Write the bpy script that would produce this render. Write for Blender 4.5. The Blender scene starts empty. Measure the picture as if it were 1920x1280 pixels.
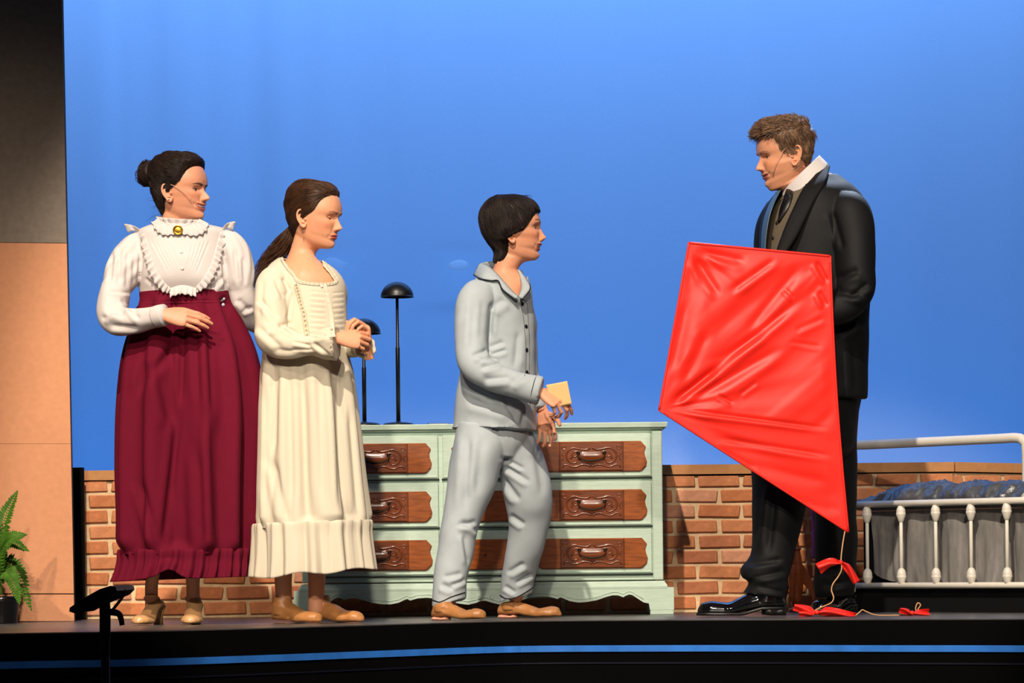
import bpy, bmesh, math, random
import numpy as np
from mathutils import Vector, Matrix
from mathutils.bvhtree import BVHTree

random.seed(7)
rng = np.random.default_rng(7)
SC = bpy.context.scene
COL = SC.collection

# ------------------------------------------------------------------ camera
F_PX, DIST, CAM_H, HORIZON = 6216.0, 12.0, 0.20, 1056.0
ROLL = math.radians(0.6)
cam_d = bpy.data.cameras.new('camera')
cam_d.sensor_width = 36.0
cam_d.lens = F_PX / 1920.0 * 36.0
cam_d.shift_y = (HORIZON - 640.0) / 1920.0
cam_d.clip_end = 200.0
cam = bpy.data.objects.new('camera', cam_d)
COL.objects.link(cam)
cam.matrix_world = Matrix.Translation((0, -DIST, CAM_H)) @ Matrix.Rotation(math.pi/2, 4, 'X') @ Matrix.Rotation(-ROLL, 4, 'Z')
SC.camera = cam

# ------------------------------------------------------------------ world, exposure
w = bpy.data.worlds.new('theatre_dark'); SC.world = w
w.use_nodes = True
w.node_tree.nodes['Background'].inputs[0].default_value = (0.55, 0.62, 0.8, 1)
w.node_tree.nodes['Background'].inputs[1].default_value = 0.045
SC.view_settings.view_transform = 'Standard'
SC.view_settings.look = 'None'
SC.view_settings.gamma = 1.0
SC.view_settings.use_curve_mapping = False
SC.view_settings.exposure = 0.0

# ------------------------------------------------------------------ stage lights
def spot(name, loc, target, power, color, angle, blend, radius):
    d = bpy.data.lights.new(name, 'SPOT')
    d.energy = power; d.color = color
    d.spot_size = math.radians(angle); d.spot_blend = blend; d.shadow_soft_size = radius
    o = bpy.data.objects.new(name, d); COL.objects.link(o)
    o.location = loc
    o.rotation_euler = (Vector(target) - Vector(loc)).to_track_quat('-Z', 'Y').to_euler()
    return o
def area(name, loc, target, power, color, sx, sy):
    d = bpy.data.lights.new(name, 'AREA')
    d.shape = 'RECTANGLE'; d.size = sx; d.size_y = sy; d.energy = power; d.color = color
    o = bpy.data.objects.new(name, d); COL.objects.link(o)
    o.location = loc
    o.rotation_euler = (Vector(target) - Vector(loc)).to_track_quat('-Z', 'Y').to_euler()
    return o
WARM = (1.0, 0.85, 0.70)
spot('front_of_house_key', (-1.2, -8.0, 8.0), (0.15, 0.1, 0.62), 5000, WARM, 23, 0.25, 0.09)
for tx_ in (-1.15, 0.1, 1.35):       # low front fill added to lighten shadows, three spots side by side
    spot('added_front_fill', (tx_-0.35, -9.6, 4.0), (tx_, 0.1, 0.64), 1250, WARM, 14.8, 0.38, 0.12)
spot('front_of_house_right', (5.0, -7.6, 7.2), (0.4, 0.1, 0.6), 800, (1.0, 0.87, 0.75), 21, 0.3, 0.16)
spot('side_wall_wash', (-3.3, -6.0, 4.6), (-1.95, 0.4, 0.1), 1000, (1.0, 0.78, 0.58), 31, 1.0, 0.05)
spot('back_light_cool', (1.9, 3.2, 4.9), (1.08, 0.1, 1.85), 1500, (0.70, 0.82, 1.0), 17, 0.8, 0.10)
CYC_Y = 4.3
area('cyc_batten_top', (0, CYC_Y - 1.5, 4.7), (0, CYC_Y + 0.1, 2.3), 215, (0.185, 0.425, 1.0), 7.5, 0.3)
area('cyc_groundrow', (0, CYC_Y - 1.3, 0.12), (0, CYC_Y, 1.5), 36, (0.01, 0.27, 1.0), 7.0, 0.2)

# ------------------------------------------------------------------ pixel <-> world
cr, sr = math.cos(ROLL), math.sin(ROLL)
RIGHT = np.array([cr, 0, -sr]); UP = np.array([sr, 0, cr]); FWD = np.array([0, 1.0, 0])
CAMP = np.array([0, -DIST, CAM_H])
def W(px, py, Y=0.0):
    """the point at depth Y that the photograph shows at pixel (px, py)"""
    px = np.asarray(px, float); py = np.asarray(py, float); t = np.asarray(Y, float) + DIST
    sx = (px - 960.0) / F_PX; sy = (HORIZON - py) / F_PX
    return CAMP + (sx*t)[..., None]*RIGHT + (sy*t)[..., None]*UP + t[..., None]*FWD
def S(Y=0.0):
    return (Y + DIST) / F_PX
def PX(V):
    d = np.asarray(V) - CAMP
    t = d @ FWD
    return 960 + F_PX*(d @ RIGHT)/t, HORIZON - F_PX*(d @ UP)/t
def floor_y(px, py):
    sx = (px-960)/F_PX; sy = (HORIZON-py)/F_PX
    dz = sx*RIGHT[2] + sy*UP[2]
    return -CAM_H/dz - DIST

# ------------------------------------------------------------------ materials
def lin(c):
    return tuple((x/12.92 if x <= 0.04045 else ((x+0.055)/1.055)**2.4) for x in (v/255.0 for v in c))
MATS = {}
def mat(name, rgb, rough=0.6, spec=0.5, var=0.0, vscale=20.0, bump=0.0, bscale=200.0, metal=0.0, sheen=0.0, coat=0.0,
        vc=False, sss=0.0, alpha=1.0, stretch=None, var2=None, emit=None, trans=0.0):
    if name in MATS: return MATS[name]
    m = bpy.data.materials.new(name); m.use_nodes = True
    nt = m.node_tree; b = nt.nodes['Principled BSDF']
    c = lin(rgb)
    b.inputs['Base Color'].default_value = (*c, 1)
    b.inputs['Roughness'].default_value = rough
    b.inputs['Specular IOR Level'].default_value = spec
    b.inputs['Metallic'].default_value = metal
    if sheen:
        b.inputs['Sheen Weight'].default_value = sheen
        b.inputs['Sheen Roughness'].default_value = 0.5
    if coat:
        b.inputs['Coat Weight'].default_value = coat; b.inputs['Coat Roughness'].default_value = 0.08
    if sss:
        b.inputs['Subsurface Weight'].default_value = sss
        b.inputs['Subsurface Radius'].default_value = (0.012, 0.005, 0.003)
        b.inputs['Subsurface Scale'].default_value = 0.6
    b.inputs['Alpha'].default_value = alpha
    if trans: b.inputs['Transmission Weight'].default_value = trans
    src = None
    if vc:
        a = nt.nodes.new('ShaderNodeVertexColor'); a.layer_name = 'Col'
        src = a.outputs[0]
    if var:
        tc = nt.nodes.new('ShaderNodeTexCoord'); mp = nt.nodes.new('ShaderNodeMapping')
        if stretch: mp.inputs['Scale'].default_value = stretch
        n = nt.nodes.new('ShaderNodeTexNoise'); n.inputs['Scale'].default_value = vscale; n.inputs['Detail'].default_value = 5
        nt.links.new(tc.outputs['Object'], mp.inputs[0]); nt.links.new(mp.outputs[0], n.inputs['Vector'])
        mr = nt.nodes.new('ShaderNodeMapRange'); mr.inputs[1].default_value = 0.3; mr.inputs[2].default_value = 0.7
        mr.inputs[3].default_value = 1-var; mr.inputs[4].default_value = 1+var
        nt.links.new(n.outputs['Fac'], mr.inputs[0])
        mx = nt.nodes.new('ShaderNodeVectorMath'); mx.operation = 'SCALE'
        if src: nt.links.new(src, mx.inputs[0])
        else: mx.inputs[0].default_value = c
        nt.links.new(mr.outputs[0], mx.inputs['Scale'])
        src = mx.outputs[0]
    if src: nt.links.new(src, b.inputs['Base Color'])
    if bump:
        tc2 = nt.nodes.new('ShaderNodeTexCoord'); mp2 = nt.nodes.new('ShaderNodeMapping')
        if stretch: mp2.inputs['Scale'].default_value = stretch
        n2 = nt.nodes.new('ShaderNodeTexNoise'); n2.inputs['Scale'].default_value = bscale; n2.inputs['Detail'].default_value = 4
        nt.links.new(tc2.outputs['Object'], mp2.inputs[0]); nt.links.new(mp2.outputs[0], n2.inputs['Vector'])
        bp = nt.nodes.new('ShaderNodeBump'); bp.inputs['Strength'].default_value = bump; bp.inputs['Distance'].default_value = 0.004
        nt.links.new(n2.outputs['Fac'], bp.inputs['Height']); nt.links.new(bp.outputs[0], b.inputs['Normal'])
    MATS[name] = m
    return m

# ------------------------------------------------------------------ object helpers
OFF = {}
def mesh_from(V, F, name, smooth=True, recalc=True):
    me = bpy.data.meshes.new(name)
    V = np.ascontiguousarray(V, dtype=np.float32)
    if isinstance(F, np.ndarray) and F.ndim == 2:
        loops = np.ascontiguousarray(F.ravel(), dtype=np.int32); k = F.shape[1]; starts = np.arange(len(F), dtype=np.int32)*k
    else:
        loops = np.fromiter((i for f in F for i in f), dtype=np.int32)
        tot = np.fromiter((len(f) for f in F), dtype=np.int32, count=len(F)); starts = np.concatenate([[0], np.cumsum(tot)[:-1]]).astype(np.int32)
    me.vertices.add(len(V)); me.vertices.foreach_set('co', V.ravel())
    me.loops.add(len(loops)); me.loops.foreach_set('vertex_index', loops)
    me.polygons.add(len(starts)); me.polygons.foreach_set('loop_start', starts)
    me.update(calc_edges=True)
    if recalc:
        bm = bmesh.new(); bm.from_mesh(me)
        bmesh.ops.recalc_face_normals(bm, faces=bm.faces)
        bm.to_mesh(me); bm.free()
    if not smooth: me.shade_flat()
    else: me.shade_smooth()
    me.update()
    return me
def link(o, parent=None):
    COL.objects.link(o)
    if parent is not None: o.parent = parent
    return o
def obj(name, V, F, m, parent=None, smooth=True, recalc=True, label=None, cat=None, group=None, kind=None, origin=None, thick=0.0):
    V = np.asarray(V, float)
    if parent is not None: off = OFF[parent.name]
    elif origin is not None: off = np.asarray(origin, float)
    else:
        lo, hi = V.min(0), V.max(0); off = np.array([(lo[0]+hi[0])/2, (lo[1]+hi[1])/2, lo[2]])
    me = mesh_from(V - off, F, name, smooth, recalc)
    if m is not None: me.materials.append(m)
    o = bpy.data.objects.new(name, me); link(o, parent)
    if parent is None: o.location = off
    OFF[o.name] = off
    if thick:
        md = o.modifiers.new('thickness', 'SOLIDIFY'); md.thickness = thick; md.offset = 0
    tag(o, label, cat, group, kind)
    return o
def tag(o, label=None, cat=None, group=None, kind=None):
    if label: o['label'] = label
    if cat: o['category'] = cat
    if group: o['group'] = group
    if kind: o['kind'] = kind
    return o
def thing(name, loc, label, cat, group=None):
    o = bpy.data.objects.new(name, None); COL.objects.link(o)
    o.empty_display_size = 0.05
    o.location = tuple(loc); OFF[o.name] = np.asarray(loc, float)
    return tag(o, label, cat, group)
def struct(name, V, F, m, **k):
    return obj(name, V, F, m, kind='structure', **k)
class MB:
    def __init__(s): s.V = []; s.F = []; s.n = 0
    def add(s, V, F):
        V = np.asarray(V, float)
        s.V.append(V); s.F += (F+s.n).tolist() if isinstance(F, np.ndarray) else [tuple(i+s.n for i in f) for f in F]; s.n += len(V)
        return s
    def get(s): return np.concatenate(s.V), s.F
    def build(s, name, m, parent=None, **k):
        V, F = s.get(); return obj(name, V, F, m, parent, **k)
def bevbox(c, size, b=0.002, seg=1):
    bm = bmesh.new()
    bmesh.ops.create_cube(bm, size=1.0)
    bmesh.ops.scale(bm, vec=size, verts=bm.verts)
    if b > 0:
        bmesh.ops.bevel(bm, geom=list(bm.edges), offset=b, segments=seg, profile=0.6, affect='EDGES')
    V = np.array([v.co[:] for v in bm.verts]) + np.asarray(c, float)
    bm.verts.index_update()
    F = [tuple(v.index for v in f.verts) for f in bm.faces]
    bm.free()
    return V, F
def box2(x0, x1, y0, y1, z0, z1, b=0.002, seg=1):
    return bevbox(((x0+x1)/2, (y0+y1)/2, (z0+z1)/2), (x1-x0, y1-y0, z1-z0), b, seg)
def grid_faces(n, m, wrap=True, cap0=False, cap1=False):
    F = []
    mm = m if wrap else m-1
    for i in range(n-1):
        for j in range(mm):
            a = i*m+j; b = i*m+(j+1) % m
            F.append((a, b, b+m, a+m))
    if cap0: F.append(tuple(range(m))[::-1])
    if cap1: F.append(tuple((n-1)*m+j for j in range(m)))
    return F
def catmull(rows, n):
    R = np.asarray(rows, float); k = len(R)
    if k == 2:
        t = np.linspace(0, 1, n)[:, None]; return R[0]*(1-t)+R[1]*t
    P = np.vstack([2*R[0]-R[1], R, 2*R[-1]-R[-2]])
    u = np.linspace(0, k-1, n); i = np.minimum(u.astype(int), k-2); t = (u-i)[:, None]
    p0, p1, p2, p3 = P[i], P[i+1], P[i+2], P[i+3]
    return 0.5*((2*p1)+(-p0+p2)*t+(2*p0-5*p1+4*p2-p3)*t*t+(-p0+3*p1-3*p2+p3)*t**3)
def unit(v):
    v = np.asarray(v, float); return v/np.maximum(np.linalg.norm(v, axis=-1, keepdims=True), 1e-12)
def frames(P):
    T = unit(np.gradient(P, axis=0))
    ref = np.array([0, 1.0, 0]) if abs(T[0][1]) < 0.9 else np.array([1.0, 0, 0])
    N = np.zeros_like(P); B = np.zeros_like(P)
    n = unit(ref - T[0]*np.dot(ref, T[0]))
    for i in range(len(P)):
        n = unit(n - T[i]*np.dot(n, T[i])); N[i] = n; B[i] = np.cross(T[i], n)
    return T, N, B
def tube(P, r, m=8, cap=True, flat=1.0, round_ends=False):
    P = np.asarray(P, float); r = np.broadcast_to(np.asarray(r, float), (len(P),)).copy()
    T, N, B = frames(P)
    if round_ends:
        k = np.sin(np.linspace(0.15, math.pi/2, 4)); o = np.cos(np.linspace(0.15, math.pi/2, 4))
        P = np.vstack([P[0]-T[0]*r[0]*o[:, None], P[1:-1], (P[-1]+T[-1]*r[-1]*o[:, None])[::-1]])
        T2 = np.vstack([np.repeat(T[:1], 4, 0), T[1:-1], np.repeat(T[-1:], 4, 0)])
        N = np.vstack([np.repeat(N[:1], 4, 0), N[1:-1], np.repeat(N[-1:], 4, 0)])
        B = np.vstack([np.repeat(B[:1], 4, 0), B[1:-1], np.repeat(B[-1:], 4, 0)])
        r = np.concatenate([r[0]*k, r[1:-1], (r[-1]*k)[::-1]])
    th = np.linspace(0, 2*math.pi, m, endpoint=False)
    V = P[:, None] + r[:, None, None]*(np.cos(th)[None, :, None]*N[:, None]*flat + np.sin(th)[None, :, None]*B[:, None])
    return V.reshape(-1, 3), grid_faces(len(P), m, True, cap, cap)
def ptube(rows, n, m=16, fold=None, cap=True):
    """tube along photo pixels: rows (px, py, Y, r_px[, depth factor])"""
    R = np.asarray(rows, float)
    if R.shape[1] == 4: R = np.hstack([R, np.ones((len(R), 1))])
    C = catmull(R, n)
    P = W(C[:, 0], C[:, 1], C[:, 2]); r = C[:, 3]*S(C[:, 2])
    T, N, B = frames(P)
    th = np.linspace(0, 2*math.pi, m, endpoint=False)
    rr = r[:, None]*np.ones(m)
    if fold: rr = rr + fold(np.linspace(0, 1, n)[:, None], th[None, :])
    V = P[:, None] + rr[..., None]*(np.cos(th)[None, :, None]*N[:, None]*C[:, 4][:, None, None] + np.sin(th)[None, :, None]*B[:, None])
    return V.reshape(-1, 3), grid_faces(n, m, True, cap, cap)
def stack(rows, n, m=48, power=2.0, fold=None, cap0=True, cap1=True, start=0.0):
    """rings between a contour's two sides: rows (xl, yl, xr, yr, Y, half depth in m)"""
    C = catmull(rows, n)
    L = W(C[:, 0], C[:, 1], C[:, 4]); R = W(C[:, 2], C[:, 3], C[:, 4])
    O = (L+R)/2; a = np.linalg.norm(R-L, axis=1)/2; e1 = unit(R-L); b = C[:, 5]
    th = np.linspace(0, 2*math.pi, m, endpoint=False)+start
    c, s = np.cos(th), np.sin(th)
    pc = np.sign(c)*np.abs(c)**(2/power); ps = np.sign(s)*np.abs(s)**(2/power)
    add = fold(np.linspace(0, 1, n)[:, None], th[None, :]) if fold else np.zeros((n, m))
    V = O[:, None] + ((a[:, None]+add)*pc)[..., None]*e1[:, None] + ((b[:, None]+add)*ps)[..., None]*np.array([0, 1.0, 0])
    return V.reshape(-1, 3), grid_faces(n, m, True, cap0, cap1)
def lathe(prof, m=32, axis_loc=(0, 0, 0)):
    prof = np.asarray(prof, float); th = np.linspace(0, 2*math.pi, m, endpoint=False)
    V = np.stack([prof[:, 0][:, None]*np.cos(th), prof[:, 0][:, None]*np.sin(th), prof[:, 1][:, None]*np.ones(m)], -1)
    return V.reshape(-1, 3)+np.asarray(axis_loc, float), grid_faces(len(prof), m, True, True, True)
def extrude_poly(pts, y0, y1):
    """polygon in (x, z), extruded along Y; triangulated caps so concave outlines are fine"""
    n = len(pts)
    V = np.array([(p[0], y0, p[1]) for p in pts]+[(p[0], y1, p[1]) for p in pts])
    F = [(i, (i+1) % n, n+(i+1) % n, n+i) for i in range(n)]
    from mathutils.geometry import tessellate_polygon
    tris = tessellate_polygon([[Vector((p[0], p[1], 0)) for p in pts]])
    F += [tuple(t) for t in tris]+[tuple(i+n for i in t[::-1]) for t in tris]
    return V, F
def _hash(i, j, k, seed):
    x = np.sin(i*127.1+j*311.7+k*74.7+seed*53.3)*43758.5453
    return x-np.floor(x)
def noise3(p, seed=0):
    p = np.asarray(p, float); i = np.floor(p); f = p-i; u = f*f*f*(f*(f*6-15)+10)
    r = 0
    for dx in (0, 1):
        for dy in (0, 1):
            for dz in (0, 1):
                wx = u[:, 0] if dx else 1-u[:, 0]; wy = u[:, 1] if dy else 1-u[:, 1]; wz = u[:, 2] if dz else 1-u[:, 2]
                r = r + wx*wy*wz*_hash(i[:, 0]+dx, i[:, 1]+dy, i[:, 2]+dz, seed)
    return r*2-1
def mesh_arrays(me):
    n = len(me.vertices)
    V = np.empty(n*3); me.vertices.foreach_get('co', V)
    N = np.empty(n*3); me.vertices.foreach_get('normal', N)
    return V.reshape(-1, 3), N.reshape(-1, 3)
def remesh(parts, voxel, smooth=4, factor=0.5, keep=False):
    """one continuous surface around overlapping closed shapes"""
    mb = MB()
    for V, F in parts: mb.add(V, F)
    V, F = mb.get()
    me = mesh_from(V, F, 'tmp'); o = bpy.data.objects.new('tmp', me); COL.objects.link(o)
    r = o.modifiers.new('r', 'REMESH'); r.mode = 'VOXEL'; r.voxel_size = voxel
    if smooth:
        s = o.modifiers.new('s', 'SMOOTH'); s.factor = factor; s.iterations = smooth
    dg = bpy.context.evaluated_depsgraph_get()
    out = bpy.data.meshes.new_from_object(o.evaluated_get(dg))
    bpy.data.objects.remove(o); bpy.data.meshes.remove(me)
    V, N = mesh_arrays(out)
    nl = len(out.loops); lv = np.empty(nl, dtype=np.int64); out.loops.foreach_get('vertex_index', lv)
    ls = np.empty(len(out.polygons), dtype=np.int64); out.polygons.foreach_get('loop_total', ls)
    if ls.min() == ls.max(): F = lv.reshape(-1, int(ls[0]))
    else:
        F = []; k = 0; lv = lv.tolist()
        for c in ls.tolist():
            F.append(tuple(lv[k:k+c])); k += c
    bpy.data.meshes.remove(out)
    return V, F, N
def normals(V, F):
    me = mesh_from(V, F, 'tmpn', recalc=False); _, N = mesh_arrays(me); bpy.data.meshes.remove(me); return N
def creases(V, N, segs):
    """fold lines given along photo pixels, pressed into the cloth that faces the house"""
    x, y = PX(V); out = np.zeros(len(V))
    facing = np.clip(-N[:, 1]*2.0, 0, 1)
    for (p0, p1, amp, wd) in segs:
        d = np.array([p1[0]-p0[0], p1[1]-p0[1]], float); L = np.hypot(*d); d /= L
        rx, ry = x-p0[0], y-p0[1]
        t = (rx*d[0]+ry*d[1])/L; s = -rx*d[1]+ry*d[0]
        env = np.clip(np.minimum(t, 1-t)*4+0.15, 0, 1)*(t > -0.05)*(t < 1.05)
        env = env*env*(3-2*env)
        out += min(amp, 0.55*wd*0.00193)*env*(-np.exp(-(s/wd)**2)+0.7*np.exp(-((s-1.9*wd)/(1.1*wd))**2))
    return V + N*(1.5*out*facing)[:, None]
def bvh(V, F):
    return BVHTree.FromPolygons(np.asarray(V).tolist(), F.tolist() if isinstance(F, np.ndarray) else F)
def front(tree, px, py, off=0.0, default_Y=0.0):
    """the nearest surface point that the photograph sees at a pixel, lifted by off"""
    p = W(px, py, 0.0); d = unit(p-CAMP)
    hit, nrm, _, _ = tree.ray_cast(Vector(CAMP), Vector(d))
    if hit is None:
        q = W(px, py, default_Y); return q, np.array([0, -1.0, 0])
    n = np.array(nrm)
    if n @ d > 0: n = -n
    return np.array(hit)+n*off, n
# ================================================================== THE SETTING
M_floor = mat('stage_black_deck', (82, 80, 78), 0.32, 0.5, var=0.35, vscale=9, bump=0.15, bscale=60)
M_black = mat('black_fascia', (2, 2, 3), 0.9, 0.1, var=0.3, vscale=6)
edge_px = [(-900, 1206), (-450, 1197), (0, 1187), (240, 1183), (480, 1177), (720, 1170), (960, 1163.5), (1200, 1161.5), (1440, 1160.5), (1680, 1160), (1920, 1159.5), (2400, 1160), (2900, 1162)]
E = catmull(edge_px, 90)
EP = np.array([W(x, y, floor_y(x, y)) for x, y in E]); EP[:, 2] = 0
n = len(EP)
BACK = CYC_Y + 0.7
V = np.vstack([EP, [(p[0], BACK, 0) for p in EP], EP-[0, 0, 0.09], [(p[0], BACK, -0.09) for p in EP]])
F = [(i, i+1, n+i+1, n+i) for i in range(n-1)]
F += [(2*n+i, i, i+1, 2*n+i+1)[::-1] for i in range(n-1)]
struct('floor', V, F, M_floor, smooth=False, recalc=False)
def band(y_off, z0, z1):
    V = np.vstack([EP+[0, y_off, z1], EP+[0, y_off, z0], EP+[0, y_off+0.02, z1], EP+[0, y_off+0.02, z0]])
    F = []
    for i in range(n-1):
        F += [(i, n+i, n+i+1, i+1), (2*n+i, i, i+1, 2*n+i+1), (n+i, 3*n+i, 3*n+i+1, n+i+1)]
    return V, F
struct('trim_1', *band(-0.012, -0.086, -0.0035), M_black, smooth=False)
M_blue = mat('painted_blue_light', (50, 124, 218), 0.5, 0.4, var=0.15, vscale=14)  # blue base colour stands in for blue light on the step edge
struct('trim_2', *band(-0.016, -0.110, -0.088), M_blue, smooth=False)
struct('trim_3', *band(-0.010, -0.9, -0.110), M_black, smooth=False)
M_blue2 = mat('painted_dim_blue_light', (10, 14, 34), 0.6, 0.3)  # fainter blue light on the next edge, put into the base colour
struct('trim_4', *band(-0.014, -0.152, -0.147), M_blue2, smooth=False)
# pit floor in front of the stage
struct('floor_pit', *box2(-5, 5, -9, -0.4, -0.95, -0.9, 0), M_black, smooth=False)

# ---- the blue cyclorama: one hung sheet with soft vertical folds
def cyc_material():
    m = bpy.data.materials.new('cyclorama_cloth'); m.use_nodes = True
    nt = m.node_tree; b = nt.nodes['Principled BSDF']
    b.inputs['Roughness'].default_value = 0.9; b.inputs['Specular IOR Level'].default_value = 0.1
    tc = nt.nodes.new('ShaderNodeTexCoord')
    n1 = nt.nodes.new('ShaderNodeTexNoise'); n1.inputs['Scale'].default_value = 160
    mr = nt.nodes.new('ShaderNodeMapRange'); mr.inputs[3].default_value = 0.93; mr.inputs[4].default_value = 1.07
    nt.links.new(tc.outputs['Object'], n1.inputs[0]); nt.links.new(n1.outputs[0], mr.inputs[0])
    mx = nt.nodes.new('ShaderNodeVectorMath'); mx.operation = 'SCALE'; mx.inputs[0].default_value = (0.62, 0.74, 0.86)
    nt.links.new(mr.outputs[0], mx.inputs['Scale'])
    nt.links.new(mx.outputs[0], b.inputs['Base Color'])
    return m
M_cyc = cyc_material()
nx, nz = 420, 60
xs = np.linspace(-4.0, 4.2, nx); zs = np.linspace(0.0, 5.2, nz)
X, Z = np.meshgrid(xs, zs)
fx = np.stack([X.ravel()*3.1, Z.ravel()*0.16, np.zeros(X.size)], -1)
fy = np.stack([X.ravel()*8.0, Z.ravel()*0.35+9, np.zeros(X.size)], -1)
left = np.clip((0.9-X.ravel())/1.6, 0.15, 1)
Yc = CYC_Y + left*(0.035*noise3(fx, 3) + 0.010*noise3(fy, 5))
V = np.stack([X.ravel(), Yc, Z.ravel()], -1)
cyc = struct('wall_cyclorama', V, grid_faces(nz, nx, False), M_cyc, recalc=False)
M_cloud = mat('pale_cloud_paint', (205, 226, 238), 0.9, 0.1)
def patch(px, py, rx, ry, jag, name, label, alpha):
    """a small pale translucent cloud shape set just before the cloth"""
    m = mat(name+'_m'+str(int(px)), (255, 255, 255), 0.95, 0.0, alpha=alpha)
    k = 26; th = np.linspace(0, 2*math.pi, k, endpoint=False)
    rr = 1+jag*noise3(np.stack([np.cos(th)*1.7+px, np.sin(th)*1.7, th*0], -1), 2)
    YY = CYC_Y-0.07
    P = W(px+rx*rr*np.cos(th), py+ry*rr*np.sin(th), YY)
    C = W(px, py, YY)
    V = np.vstack([P, P*0.55+C*0.45, C[None]]); V[k:, 1] -= 0.004
    F = [(i, (i+1) % k, k+(i+1) % k, k+i) for i in range(k)]+[(k+i, k+(i+1) % k, 2*k) for i in range(k)]
    return obj(name, V, F, m, cyc, label=label, thick=0.002)
patch(860, 498, 21, 11, 0.12, 'pale_cloud_patch', 'small pale oval cloud patch on the blue backdrop behind the pajama wearer', 0.40)
patch(624, 495, 26, 12, 0.4, 'pale_cloud_patch', 'faint pale cloud patch on the blue backdrop beside the cream nightgown', 0.22)

# ---- left-hand flat of painted panels
LY = 0.42
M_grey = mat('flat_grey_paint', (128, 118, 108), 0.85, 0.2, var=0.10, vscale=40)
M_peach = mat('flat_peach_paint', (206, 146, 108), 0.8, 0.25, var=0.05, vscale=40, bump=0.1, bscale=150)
def edge_x(y): return 117 + (140-117)*(y/1165.0)
def flat_panel(y0, y1, dy0=0, dy1=0, g=0.0):
    x0 = -420
    pts = [W(x0, y0, LY), W(edge_x(y0), y0+dy0, LY), W(edge_x(y1), y1+dy1, LY), W(x0, y1, LY)]
    V = []
    for d in (0, 0.03):
        for p in pts: V.append(p+np.array([0, d, 0]))
    V = np.array(V)
    return V, [(0, 1, 2, 3), (7, 6, 5, 4), (0, 4, 5, 1), (1, 5, 6, 2), (2, 6, 7, 3), (3, 7, 4, 0)]
wl = struct('wall_left', *flat_panel(-500, 1164), mat('flat_timber_back', (58, 44, 36), 0.8))
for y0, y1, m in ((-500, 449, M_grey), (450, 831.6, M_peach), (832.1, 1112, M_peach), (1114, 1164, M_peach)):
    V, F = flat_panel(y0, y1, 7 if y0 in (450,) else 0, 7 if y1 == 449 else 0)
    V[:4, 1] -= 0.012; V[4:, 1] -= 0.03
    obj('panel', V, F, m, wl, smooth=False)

# ---- low brick wall
M_mortar = mat('mortar', (226, 198, 156), 0.9, 0.2, var=0.10, vscale=50, bump=0.4, bscale=120)
BR = [mat('brick_%d' % i, c, 0.85, 0.25, var=0.16, vscale=38, bump=0.5, bscale=90) for i, c in enumerate(
    [(208, 136, 92), (200, 126, 82), (214, 142, 98), (190, 120, 84), (216, 154, 120)])]
brick_me = []
for k in range(3):
    V, F = bevbox((0, 0, 0), (1, 1, 1), 0)
    bm = bmesh.new(); bmesh.ops.create_cube(bm, size=1)
    bmesh.ops.scale(bm, vec=(0.164, 0.010, 0.0485), verts=bm.verts)
    bmesh.ops.bevel(bm, geom=list(bm.edges), offset=0.004, segments=1, affect='EDGES')
    for v in bm.verts:
        v.co.x += 0.003*math.sin(v.co.z*90+k*2.1); v.co.z += 0.0015*math.sin(v.co.x*60+k*1.7)
    me = bpy.data.meshes.new('brick'); bm.to_mesh(me); bm.free()
    brick_me.append(me)
bricks = {}
for k in range(3):
    for j in range(5):
        me = brick_me[k].copy(); me.materials.append(BR[j]); bricks[(k, j)] = me
PITCH_X, PITCH_Z = 0.178, 0.0605
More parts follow.
